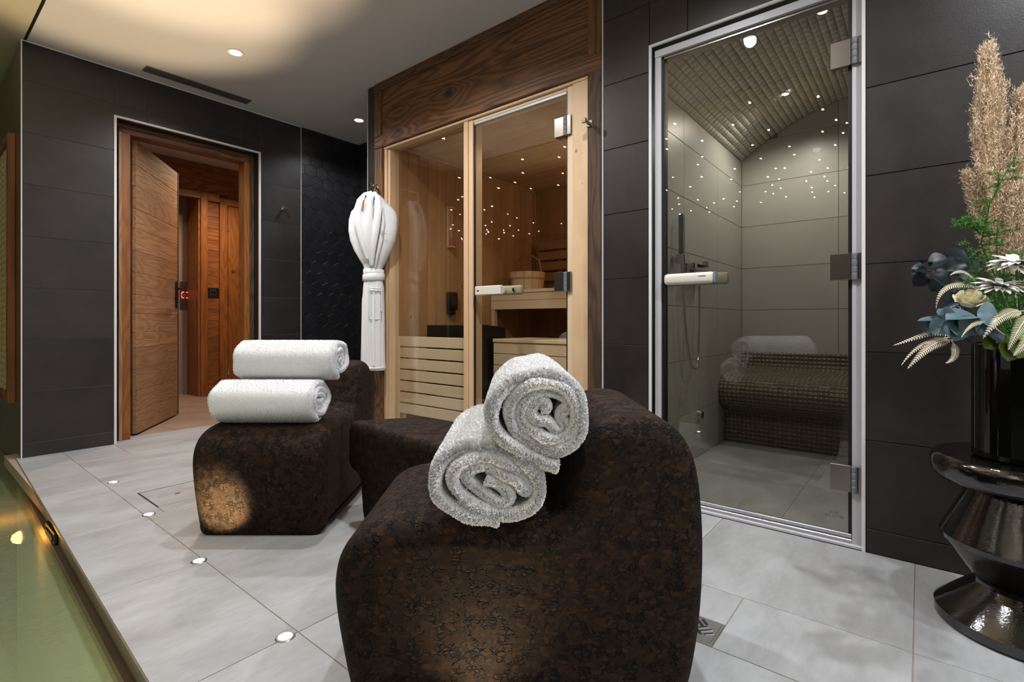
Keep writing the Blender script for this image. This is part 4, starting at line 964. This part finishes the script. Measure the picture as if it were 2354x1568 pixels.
UPP = [(x*.0002354-.2342, .1355-y*.0002354) for x, y in UP_]
LOP = [(x*.0002367-.1452, .2734-y*.0002367) for x, y in LO_]
towel('rolled_towel', 'lower rolled white towel on the near chair seat, its coiled end facing us', L2W(-.046, .935, .475), -YAW, .122, .080, R_(-22), .43, 3.5, 3, .27, R_(-66), 64000, path=LOP)
towel('rolled_towel', 'upper rolled white towel leaning on the near chair back, its coiled end facing us', L2W(.044, .930, .618), -YAW, .100, .092, R_(-10), .43, 3.6, 8, .27, R_(-52), 64000, path=UPP)
R1 = math.pi/2-YAW
towel('rolled_towel', 'lower rolled white towel lying on the far chair seat, seen along its length', L2W(-.742, 1.965, .484), R1, .105, .088, R_(0), .39, 3.3, 21, .25, R_(-80), 32000)
towel('rolled_towel', 'upper rolled white towel stacked on the far chair, seen along its length', L2W(-.695, 2.055, .636), R1, .098, .084, R_(0), .40, 3.2, 34, .2, R_(-95), 32000)

# ------------------------------------------------------------------ bathrobe on its hook
rb = thing('bathrobe', 'white terry bathrobe tied at the waist, hanging from a hook on the sauna post', 'bathrobe', (*L2W(-.912, 3.325)[:2], .44))
# rows: z (above .44), left, right in lateral metres, half depth, forward bulge; lateral axis is +-RT at d~3.38
def lat(px_): return (px_-861)/1159.24*3.38
def hgt(py_): return CAMH-(py_-739.64)/1159.24*3.38-.44
rowsR = [(448, 855, 867, .012), (460, 843, 882, .03), (470, 834, 890, .045), (482, 820, 903, .055), (492, 811, 911, .06), (510, 806, 915, .065), (535, 805, 914, .07), (558, 809, 909, .07), (580, 818, 900, .068), (600, 830, 890, .06), (612, 838, 884, .05), (622, 841, 879, .045), (632, 842, 880, .045), (645, 840, 881, .045), (665, 838, 884, .05), (700, 836, 885, .052), (740, 835, 886, .052), (790, 834, 886, .052), (825, 833, 887, .052), (846, 832, 888, .052), (849, 834, 886, .046)]
NR = 96; V = []; zsr = np.array([hgt(r_[0]) for r_ in rowsR]); 
tt = np.linspace(0, len(rowsR)-1, 110)
arr = np.array([(hgt(r_[0]), lat(r_[1]), lat(r_[2]), r_[3]) for r_ in rowsR]); II = np.arange(len(rowsR))
for t_ in tt:
    z, l0, l1, dp = [np.interp(t_, II, arr[:, k]) for k in range(4)]
    c, hw = (l0+l1)/2, (l1-l0)/2; ph = np.linspace(0, 2*math.pi, NR, endpoint=False)
    up = np.clip((z-hgt(632))/.30, 0, 1); lo = np.clip((hgt(640)-z)/.2, 0, 1)
    fold = .07*np.sin(ph*7+2*z)*up*(1-up)*1.3+.02*np.sin(ph*12+8*z+1)*up*(1-up)*2+.028*np.sin(ph*7+1.5*z)*lo+.02*np.sin(ph*17-z*9)*lo*.6
    rx = hw*np.sign(np.cos(ph))*np.abs(np.cos(ph))**.85*(1+fold*.35); ry = dp*np.sign(np.sin(ph))*np.abs(np.sin(ph))**.8*(1+fold*2.2)
    q = np.outer(c+rx, np.array([RT.x, RT.y, 0]))+np.outer(ry, np.array([-FW.x, -FW.y, 0])); q[:, 2] = z; V.append(q)
m = len(V); V = np.concatenate(V); F = []
for r_ in range(m-1):
    a = r_*NR+np.arange(NR); b = r_*NR+(np.arange(NR)+1) % NR; F.append(np.c_[a, a+NR, b+NR, b])
link('body', npmesh(V, np.concatenate(F), M_robe, True), rb, (0, 0, 0), local=True)
def rp(px_, py_, fwd): v = RT*lat(px_)-FW*fwd; return Vector((v.x, v.y, hgt(py_)))
def strip(name, pts, wd, th, mat, parent=rb):
    """soft flattened band through pts"""
    P = [Vector(p) for p in pts]; bm = bmesh.new(); rings = []; N = len(P)
    for i, p in enumerate(P):
        d = (P[min(i+1, N-1)]-P[max(i-1, 0)]).normalized(); out = -FW; a = d.cross(out).normalized(); o_ = a.cross(d).normalized()
        w_ = wd[i] if isinstance(wd, (list, tuple)) else wd
        rings.append([bm.verts.new(p+a*w_*math.cos(2*math.pi*k/14)+o_*th*math.sin(2*math.pi*k/14)) for k in range(14)])
    for a, b in zip(rings, rings[1:]):
        for k in range(14): bm.faces.new((a[k], a[(k+1) % 14], b[(k+1) % 14], b[k]))
    bm.faces.new(rings[0]); bm.faces.new(rings[-1][::-1]); bmesh.ops.recalc_face_normals(bm, faces=bm.faces[:])
    me = bm_mesh(bm, 'strip', 60); me.materials.append(mat); return link(name, me, parent, (0, 0, 0), local=True)
strip('collar', [rp(867, 451, .02), rp(860, 458, .055), rp(856, 475, .082), rp(856, 500, .100), rp(858, 535, .108), rp(861, 575, .104), rp(863, 612, .070)], [.010, .024, .032, .036, .034, .026, .012], .013, M_robe)
strip('collar', [rp(858, 449, .02), rp(847, 457, .045), rp(839, 472, .070), rp(834, 492, .084), rp(836, 520, .094), rp(844, 556, .098), rp(856, 600, .078)], [.010, .020, .026, .026, .026, .022, .012], .013, M_robe)
strip('lapel', [rp(866, 452, .04), rp(876, 464, .066), rp(880, 492, .090), rp(876, 530, .106), rp(869, 575, .104), rp(863, 614, .070)], [.010, .018, .024, .026, .022, .012], .012, M_robe)
for (xa, xb, xc, f0) in ((889, 884, 870, .072),):
    strip('fold', [rp(xa-(861-xa)*-.05, 486, f0-.012), rp(xa, 520, f0), rp(xb, 560, f0+.006), rp(xc+(xb-xc)*.4, 595, f0), rp(xc, 620, .05)], [.004, .012, .014, .010, .004], .012, M_robe)
for (xa, f0) in ((842, .040), (852, .054), (866, .056), (877, .044)):
    strip('fold', [rp(xa+(861-xa)*.2, 650, f0-.006), rp(xa, 690, f0), rp(xa-1, 760, f0), rp(xa, 838, f0-.004)], [.003, .010, .011, .012], .007, M_robe)
# belt: two wraps around the waist
for (y0_, y1_, off) in ((628, 630, .0), (641, 638, .004)):
    ph = np.linspace(0, 2*math.pi, 49)[:-1]; V = []; hwid = lat(861+20)*1.04
    for k in range(48):
        c_, s_ = math.cos(ph[k]), math.sin(ph[k]); base = RT*(c_*(hwid+off))-FW*(s_*(.05+off))
        zc = hgt(y0_+(y1_-y0_)*(c_*.5+.5))
        for dz, dr2 in ((-.024, 0), (-.020, .006), (0, .008), (.020, .006), (.024, 0)):
            o2 = Vector((base.x, base.y, 0)).normalized()*dr2; V.append((base.x+o2.x, base.y+o2.y, zc+dz))
    F = [(5*k+j, 5*((k+1) % 48)+j, 5*((k+1) % 48)+j+1, 5*k+j+1) for k in range(48) for j in range(4)]
    link('belt', npmesh(V, F, M_robe, True), rb, (0, 0, 0), local=True)
def robefront(x_, y_, o_): xo = (x_-861)/26; return rp(x_, y_, .053*max(0.0, 1-xo*xo)**.40+o_)
pk = link('pocket', tube([robefront(*q, .008) for q in ((857, 664), (864, 664.5), (871, 665), (878, 665), (882, 666), (882.5, 690), (882.5, 715), (882, 733), (876, 734), (868, 734), (860, 733), (857, 732), (857, 715), (857, 690), (857, 664))], .0032, M_robe, 8), rb, (0, 0, 0), local=True)
link('pocket_hem', tube([robefront(*q, .010) for q in ((857, 669), (864, 669.5), (871, 670), (878, 670), (882, 671))], .0045, M_robe, 8), pk, (0, 0, 0), local=True)
link('hem', tube([rp(834, 842, .02), rp(845, 843, .052), rp(861, 843.5, .056), rp(876, 843, .052), rp(887, 842, .02)], .006, M_robe), rb, (0, 0, 0), local=True)
# embroidered mark
logo = [[(868, 541), (871, 543), (874, 542.5)], [(876, 539.5), (879, 538.5), (882, 539.5)], [(876, 542), (881, 543.5), (885, 544.5), (889, 544)], [(875, 545.5), (878, 547.5), (880, 546)]]
for s_ in logo: link('embroidery', tube([rp(x_+10, y_+2, .094) for x_, y_ in s_], .0014, M_ink, 6), rb, (0, 0, 0), local=True)
link('hanger_hook', tube([rp(861, 452, .0), rp(861, 444, .0), rp(863, 439, .0), rp(866, 436, 0), rp(864, 432, 0), rp(860, 433, 0)], .0022, M_chrome, 8), rb, (0, 0, 0), local=True)
link('hanger_neck', tube([rp(852, 462, .085), rp(848, 478, .105), rp(846, 497, .112)], .006, M_doorZ, 8), rb, (0, 0, 0), local=True)
link('hanger_bar', tube([rp(842, 474, .0), rp(861, 452, .0), rp(884, 474, .0)], .007, M_doorZ, 8), rb, (0, 0, 0), local=True)

# ------------------------------------------------------------------ glazed stand, vase and flowers
CXD = (1.305, 1.283)
vs_loc = L2W(*CXD)
gs = thing('ceramic_stand', 'glossy black glazed ceramic stool with stacked cone shapes at the right edge', 'stool', vs_loc)
prof = [(0, .001), (.172, .001), (.178, .006), (.179, .030), (.174, .036), (.098, .108), (.096, .118)]
link('base', lathe(prof+[(0, .118)], 64, M_gloss, 25), gs, (0, 0, 0), local=True)
link('body', lathe([(0, .116), (.096, .116), (.100, .122), (.166, .214), (.168, .226), (.164, .236), (.112, .348), (.110, .356), (0, .356)], 64, M_gloss, 25), gs, (0, 0, 0), local=True)
link('top_disc', lathe([(0, .354), (.130, .356), (.150, .362), (.178, .376), (.187, .392), (.188, .416), (.184, .430), (.176, .437), (.165, .437), (.10, .434), (0, .434)], 72, M_gloss, 40), gs, (0, 0, 0), local=True)
vz = link('vase', lathe([(0, .0), (.098, .0), (.102, .004), (.102, .290), (.099, .294), (.094, .294), (.094, .27), (0, .27)], 56, M_vase, 30), None, (vs_loc[0], vs_loc[1], .4365))
tag(vz, 'tall black glossy cylinder vase standing on the ceramic stool', 'vase')
def PP(x, y, d): v = RT*((x-1177)/1159.24*d)+FW*d; return Vector((v.x, v.y, CAMH-(y-739.64)/1159.24*d))
VT = Vector((vs_loc[0], vs_loc[1], .705))
def plume(tip, base, wmax, label, seed, n=9000):
    rg = np.random.default_rng(seed); root = thing('pampas_plume', label, 'dried grass', tuple(VT), group='pampas plumes')
    base = Vector(base)-VT; tip = Vector(tip)-VT
    link('stem', tube([Vector((0, 0, -.1)), base*.5, base, base.lerp(tip, .9)], .0025, M_pampas, 6), root, (0, 0, 0), local=True)
    ax = np.array(tip-base); L_ = np.linalg.norm(ax); ax /= L_; sx = np.array(RT); sy = np.array(FW)
    VV = []; nsub = 150
    for k in range(nsub):
        t0 = k/nsub; az = rg.uniform(0, 6.28); env = wmax*(math.sin(math.pi*min(1, (t0*.93+.07))**.75)**.7)*(1-.35*t0)
        p0 = np.array(base)+ax*L_*t0*.93; d_out = (sx*math.cos(az)+sy*math.sin(az)); ln = rg.uniform(.7, 1.1)
        lenv = min(.17, L_*(1.02-t0*.93)); 
        for s_ in range(n//nsub):
            u = rg.random(); c = p0+ax*lenv*u*ln+d_out*env*ln*(u**.6)*(1-.15*u)+rg.normal(0, .0035, 3)
            d = ax*.7+d_out*.45*(1-u)+rg.normal(0, .38, 3); d /= np.linalg.norm(d); l_ = rg.uniform(.006, .014)
            s2 = np.cross(d, rg.normal(0, 1, 3)); s2 /= np.linalg.norm(s2); wv = .0009
            VV += [c-s2*wv, c+s2*wv, c+d*l_]
    FF = np.arange(len(VV)).reshape(-1, 3); o = link('plume_hair', npmesh(VV, FF, M_pampas), root, (0, 0, 0), local=True); o['kind'] = 'stuff'
plume(PP(2270, 112, 1.30), PP(2290, 640, 1.28),   .050, 'tall beige pampas plume standing highest above the vase', 4, 30000)
plume(PP(2362, 205, 1.26), PP(2330, 640, 1.25), .056, 'second beige pampas plume cut by the right picture edge', 5, 26000)
plume(PP(2225, 400, 1.31), PP(2290, 640, 1.29), .020, 'short beige pampas plume low on the left side', 6, 7000)
def asparagus(pts, label, seed, nb=16):
    rg = np.random.default_rng(seed); root = thing('asparagus_fern', label, 'foliage', tuple(VT), group='green asparagus fern sprigs')
    P = [Vector(p)-VT for p in pts]; link('stem', tube(P, .0018, M_stem, 6, .0008), root, (0, 0, 0), local=True)
    VV = []; Pn = np.array(P); seg = np.r_[0, np.cumsum(np.linalg.norm(np.diff(Pn, axis=0), axis=1))]
    def at(s_): return np.array([np.interp(s_, seg, Pn[:, k]) for k in range(3)])
    nb = int(nb*1.7)
    for k in range(nb):
        s_ = seg[-1]*(.12+.88*k/nb); p = at(s_); dd = rg.normal(0, 1, 3); dd[2] = abs(dd[2])*.3; dd /= np.linalg.norm(dd); bl = rg.uniform(.025, .062)*(1-.35*k/nb)
        for j in range(int(bl/.0035)):
            c = p+dd*.0035*j+np.array([0, 0, -.15*(.0035*j)])
            for q in range(7):
                d = rg.normal(0, 1, 3)+dd*.7; d /= np.linalg.norm(d); l_ = rg.uniform(.006, .012); s2 = np.cross(d, rg.normal(0, 1, 3)); s2 /= np.linalg.norm(s2)
                VV += [c-s2*.0009, c+s2*.0009, c+d*l_]
    FF = np.arange(len(VV)).reshape(-1, 3); o = link('needles', npmesh(VV, FF, M_asp), root, (0, 0, 0), local=True); o['kind'] = 'stuff'
asparagus([VT, PP(2290, 640, 1.22), PP(2255, 560, 1.20), PP(2275, 470, 1.18), PP(2310, 400, 1.17), PP(2340, 352, 1.16)], 'tall green asparagus fern sprig rising in front of the plumes', 1, 26)
asparagus([VT, PP(2270, 690, 1.18), PP(2240, 620, 1.17), PP(2225, 560, 1.17), PP(2215, 545, 1.17)], 'green asparagus fern sprig reaching left above the dark eucalyptus', 2, 14)
asparagus([PP(2255, 540, 1.19), PP(2235, 520, 1.19), PP(2200, 510, 1.18)], 'small green asparagus side twig pointing left', 3, 10)
asparagus([VT, PP(2280, 680, 1.13), PP(2230, 650, 1.12), PP(2200, 655, 1.12)], 'green asparagus fern sprig above the white rose', 9, 14)
asparagus([VT, PP(2300, 640, 1.16), PP(2290, 560, 1.15), PP(2295, 500, 1.15)], 'green asparagus fern sprig in the middle of the bouquet', 10, 14)
asparagus([VT, PP(2330, 680, 1.12), PP(2345, 620, 1.10), PP(2352, 570, 1.10)], 'green asparagus fern sprig at the right picture edge', 11, 14)
asparagus([VT, PP(2340, 740, 1.08), PP(2350, 720, 1.06)], 'green asparagus fern tuft low at the right picture edge', 12, 12)
def leafmesh(w_, l_, mat, fold=.25, bend=.3):
    V = []; F = []; n, m_ = 9, 6
    for i in range(n+1):
        t_ = i/n; ww = w_*math.sin(math.pi*min(.999, t_*.96+.04))**.62
        for j in range(m_+1):
            s_ = j/m_*2-1; V.append((ww*s_, l_*t_, abs(s_)*fold*ww-bend*l_*t_*t_))
    for i in range(n):
        for j in range(m_): a = i*(m_+1)+j; F.append((a, a+1, a+m_+2, a+m_+1))
    me = npmesh(V, F, mat, True); return me
def branch(pts, leaves, mat, label, grp, name='eucalyptus_branch'):
    root = thing(name, label, 'foliage', tuple(VT), group=grp)
    link('stem', tube([Vector(p)-VT for p in pts], .002, M_stem if mat is M_green else M_eucd, 6), root, (0, 0, 0), local=True)
    for (c, tp, w_, up_) in leaves:
        c = Vector(c)-VT; tp = Vector(tp)-VT; yv = (tp-c); L_ = yv.length; yv.normalize(); zv = Vector(up_); zv = (zv-yv*zv.dot(yv)).normalized(); xv = yv.cross(zv)
        o = link('leaf', leafmesh(w_, L_, mat), root, (0, 0, 0), local=True)
        o.rotation_mode = 'QUATERNION'; o.rotation_quaternion = Matrix((xv, yv, zv)).transposed().to_quaternion(); o.location = c
T_ = tuple(-FW*.8+Vector((0, 0, .6)))
U_ = tuple(-FW*.4+Vector((0, 0, .9)))
S_ = tuple(-FW*.9+RT*-.3+Vector((0, 0, .2)))
branch([VT, PP(2250, 640, 1.26), PP(2180, 620, 1.27), PP(2110, 625, 1.28)], [
    (PP(2135, 608, 1.25), PP(2172, 590, 1.22), .026, T_), (PP(2172, 625, 1.25), PP(2225, 600, 1.22), .030, T_), (PP(2140, 630, 1.24), PP(2195, 650, 1.22), .030, T_), (PP(2180, 605, 1.27), PP(2215, 574, 1.25), .028, S_), (PP(2130, 620, 1.26), PP(2102, 612, 1.26), .016, T_), (PP(2120, 605, 1.26), PP(2138, 598, 1.24), .014, U_), (PP(2130, 630, 1.27), PP(2105, 655, 1.27), .018, S_), (PP(2160, 640, 1.28), PP(2145, 668, 1.28), .018, S_), (PP(2115, 620, 1.27), PP(2095, 625, 1.27), .014, T_), (PP(2200, 640, 1.26), PP(2240, 655, 1.24), .028, T_), (PP(2215, 612, 1.27), PP(2250, 600, 1.25), .026, S_)], M_eucd, 'dark blue-black eucalyptus branch reaching left against the tiled wall', 'eucalyptus branches')
branch([VT, PP(2240, 755, 1.10), PP(2190, 740, 1.09), PP(2150, 740, 1.08)], [
    (PP(2178, 740, 1.08), PP(2120, 722, 1.08), .012, U_), (PP(2172, 728, 1.08), PP(2128, 762, 1.08), .016, T_), (PP(2176, 742, 1.06), PP(2148, 758, 1.05), .020, T_), (PP(2178, 738, 1.05), PP(2206, 725, 1.04), .028, S_), (PP(2180, 735, 1.07), PP(2175, 708, 1.07), .020, T_), (PP(2182, 748, 1.04), PP(2216, 762, 1.03), .024, T_), (PP(2168, 735, 1.08), PP(2172, 705, 1.09), .014, S_)], M_euc, 'grey-blue eucalyptus twig with small leaves left of the white rose', 'eucalyptus branches')
branch([VT, PP(2260, 750, 1.06), PP(2245, 730, 1.04)], [
    (PP(2244, 728, 1.04), PP(2186, 716, 1.03), .026, U_), (PP(2246, 724, 1.04), PP(2300, 730, 1.02), .036, T_), (PP(2244, 732, 1.03), PP(2222, 764, 1.02), .024, T_), (PP(2250, 738, 1.03), PP(2272, 770, 1.02), .026, T_), (PP(2190, 748, 1.04), PP(2205, 778, 1.02), .026, T_)], M_euc, 'grey-blue eucalyptus sprig with broad leaves in front of the white rose', 'eucalyptus branches')
branch([VT, PP(2260, 770, 1.08), PP(2300, 775, 1.06)], [(PP(2200, 765, 1.06), PP(2240, 782, 1.04), .024, U_), (PP(2260, 762, 1.07), PP(2310, 778, 1.04), .030, U_), (PP(2220, 690, 1.14), PP(2180, 700, 1.13), .026, T_), (PP(2190, 670, 1.16), PP(2230, 690, 1.14), .028, T_)], M_eucd, 'dark eucalyptus leaves hanging over the vase rim', 'eucalyptus branches')
branch([VT, PP(2330, 780, 1.06), PP(2345, 790, 1.05)], [(PP(2318, 780, 1.06), PP(2330, 825, 1.04), .026, T_), (PP(2335, 775, 1.06), PP(2354, 815, 1.03), .028, T_), (PP(2290, 780, 1.07), PP(2270, 795, 1.06), .018, T_), (PP(2340, 760, 1.05), PP(2375, 780, 1.03), .03, T_)], M_green, 'yellow-green round leaves hanging at the vase front', 'green leaves', 'leafy_twig')
def fern(pts, wid, label, n=26, side=None):
    root = thing('fern_frond', label, 'dried fern', tuple(VT), group='bleached fern fronds')
    P = np.array([Vector(p)-VT for p in pts]); seg = np.r_[0, np.cumsum(np.linalg.norm(np.diff(P, axis=0), axis=1))]
    cs3 = [np.poly1d(np.polyfit(seg, P[:, k], min(3, len(P)-1))) for k in range(3)]
    at = lambda s_: np.array([c_(s_) for c_ in cs3])
    link('midrib', tube([Vector(at(s_)) for s_ in np.linspace(0, seg[-1], 14)], .0012, M_fern, 5, .0005), root, (0, 0, 0), local=True)
    VV = []; FF = []; fw = -np.array(FW)*.75+np.array([0, 0, .65])
    for k in range(n):
        t_ = k/n; s_ = seg[-1]*(.10+.9*t_); p = at(s_); d = at(s_+.002)-at(s_-.002); d /= np.linalg.norm(d); sdv = np.cross(d, fw); sdv /= np.linalg.norm(sdv); up_ = np.cross(sdv, d)
        ln = .8*wid*(1.04-t_)**.75*min(1, .55+t_*4); ww = seg[-1]/n*.30
        for sg in (-1, 1):
            q = len(VV); dirv = sdv*sg+d*.75; tipp = p+dirv*ln-up_*ln*.12
            VV += [p-d*ww*.8, p+d*ww*.8, p+dirv*ln*.6+d*ww, tipp, p+dirv*ln*.6-d*ww*.9]; FF.append((q, q+4, q+3, q+2)); FF.append((q, q+2, q+1, q+1))
    me = bpy.data.meshes.new('fern'); me.from_pydata([tuple(v) for v in VV], [], [tuple(dict.fromkeys(f)) for f in FF]); me.materials.append(M_fern)
    link('leaflets', me, root, (0, 0, 0), local=True)
fern([PP(2200, 778, 1.10), PP(2150, 766, 1.09), PP(2100, 778, 1.08), PP(2054, 794, 1.07)], .012, 'bleached fern frond pointing farthest left over the stool', 22)
fern([PP(2190, 775, 1.09), PP(2140, 785, 1.08), PP(2110, 800, 1.07), PP(2072, 840, 1.06)], .010, 'bleached fern frond drooping left to a thin tip', 22)
fern([PP(2195, 782, 1.06), PP(2150, 790, 1.05), PP(2120, 812, 1.04), PP(2086, 848, 1.04)], .017, 'broad bleached fern frond curving down left above the stool', 24)
fern([PP(2188, 784, 1.05), PP(2196, 800, 1.04), PP(2190, 825, 1.03), PP(2174, 835, 1.03)], .013, 'short bleached fern frond hanging straight down', 16)
fern([PP(2260, 665, 1.12), PP(2200, 655, 1.11), PP(2165, 672, 1.10), PP(2152, 710, 1.10)], .014, 'bleached fern frond arching left above the white rose', 24)
fern([PP(2240, 645, 1.16), PP(2215, 625, 1.15), PP(2184, 633, 1.14)], .012, 'small bleached fern frond in front of the dark eucalyptus', 16)
fern([PP(2354, 715, 1.04), PP(2320, 720, 1.02), PP(2285, 745, 1.00), PP(2260, 778, 1.0)], .020, 'white fern frond spreading right of the broad eucalyptus leaves', 22)
fern([PP(2370, 720, 1.00), PP(2350, 745, .99), PP(2330, 780, .98), PP(2318, 805, .98)], .018, 'white fern frond drooping at the right picture edge', 20)
fern([PP(2375, 760, .98), PP(2352, 795, .97), PP(2330, 818, .97)], .016, 'lowest white fern frond at the right picture edge', 16)
fern([PP(2300, 730, 1.01), PP(2285, 745, 1.0), PP(2310, 770, 1.0)], .008, 'tiny bleached fern tip beside the green leaves', 12)
fern([PP(2265, 740, 1.02), PP(2240, 745, 1.01), PP(2210, 776, 1.0)], .008, 'narrow bleached fern frond below the rose', 16)
def daisy(c, nrm_, rad, label, seed):
    rg = random.Random(seed); root = thing('white_daisy', label, 'flower', tuple(VT), group='white daisy heads')
    c = Vector(c)-VT; q = Vector(nrm_).normalized().to_track_quat('Z', 'Y')
    link('stem', tube([Vector((0, 0, -.05)), c*.6+Vector((0, 0, -.02)), c], .002, M_stem, 6), root, (0, 0, 0), local=True)
    hd_ = link('head', lathe([(0, .0025), (.006, .0025), (.010, .001), (.012, -.003), (0, -.004)], 16, M_rose), root, c, local=True); hd_.rotation_mode = 'QUATERNION'; hd_.rotation_quaternion = q
    pm = leafmesh(rad*.15, rad, M_petal, .25, .3)
    for k in range(44):
        a = 2*math.pi*k/44+rg.uniform(-.06, .06); o = link('petal', pm, root, c, local=True); o.rotation_mode = 'QUATERNION'
        o.rotation_quaternion = q @ Matrix.Rotation(a, 4, 'Z').to_quaternion() @ Matrix.Rotation(rg.uniform(-.1, .35)+(.25 if k % 2 else 0), 4, 'X').to_quaternion(); sc_ = rg.uniform(.85, 1.05); o.scale = (sc_, sc_, sc_)
daisy(PP(2296, 658, 1.08), -FW*.30+Vector((0, 0, 1)), .046, 'white daisy-like flower head seen edge-on above the broad eucalyptus leaves', 1)
daisy(PP(2335, 606, 1.07), -FW*.25-RT*.15+Vector((0, 0, 1)), .048, 'upper white daisy-like flower head at the right picture edge', 2)
ro = thing('white_rose', 'cream white rose between the eucalyptus sprigs', 'flower', tuple(VT)); c0 = PP(2226, 703, 1.10)-VT
link('stem', tube([Vector((0, 0, -.05)), c0*.6, c0], .0025, M_stem, 6), ro, (0, 0, 0), local=True)
for ring_, (rad_, hh, np_, op) in enumerate([(.006, .036, 3, .03), (.011, .037, 4, .08), (.018, .036, 5, .18), (.025, .032, 5, .40), (.030, .026, 5, .80)]):
    for k in range(np_):
        V = []; F = []; a0 = 2*math.pi*k/np_+ring_*.7; span = 2*math.pi/np_*.75
        for i in range(8):
            a = a0+span*(i/7-.5)*1.3
            for j in range(6):
                t_ = j/5; edge = 1-abs(i/7*2-1)**3*.25; r_p = .78*(rad_*(.35+.65*t_**.5)+op*.012*t_**3); V.append((r_p*math.cos(a), r_p*math.sin(a), .95*(hh*t_*edge-.5*op*.012*t_**4)))
        for i in range(7):
            for j in range(5): b_ = i*6+j; F.append((b_, b_+6, b_+7, b_+1))
        o = link('petal', npmesh(V, F, M_rose, True), ro, c0, local=True); o.rotation_euler = (R_(10), R_(-28), 0)
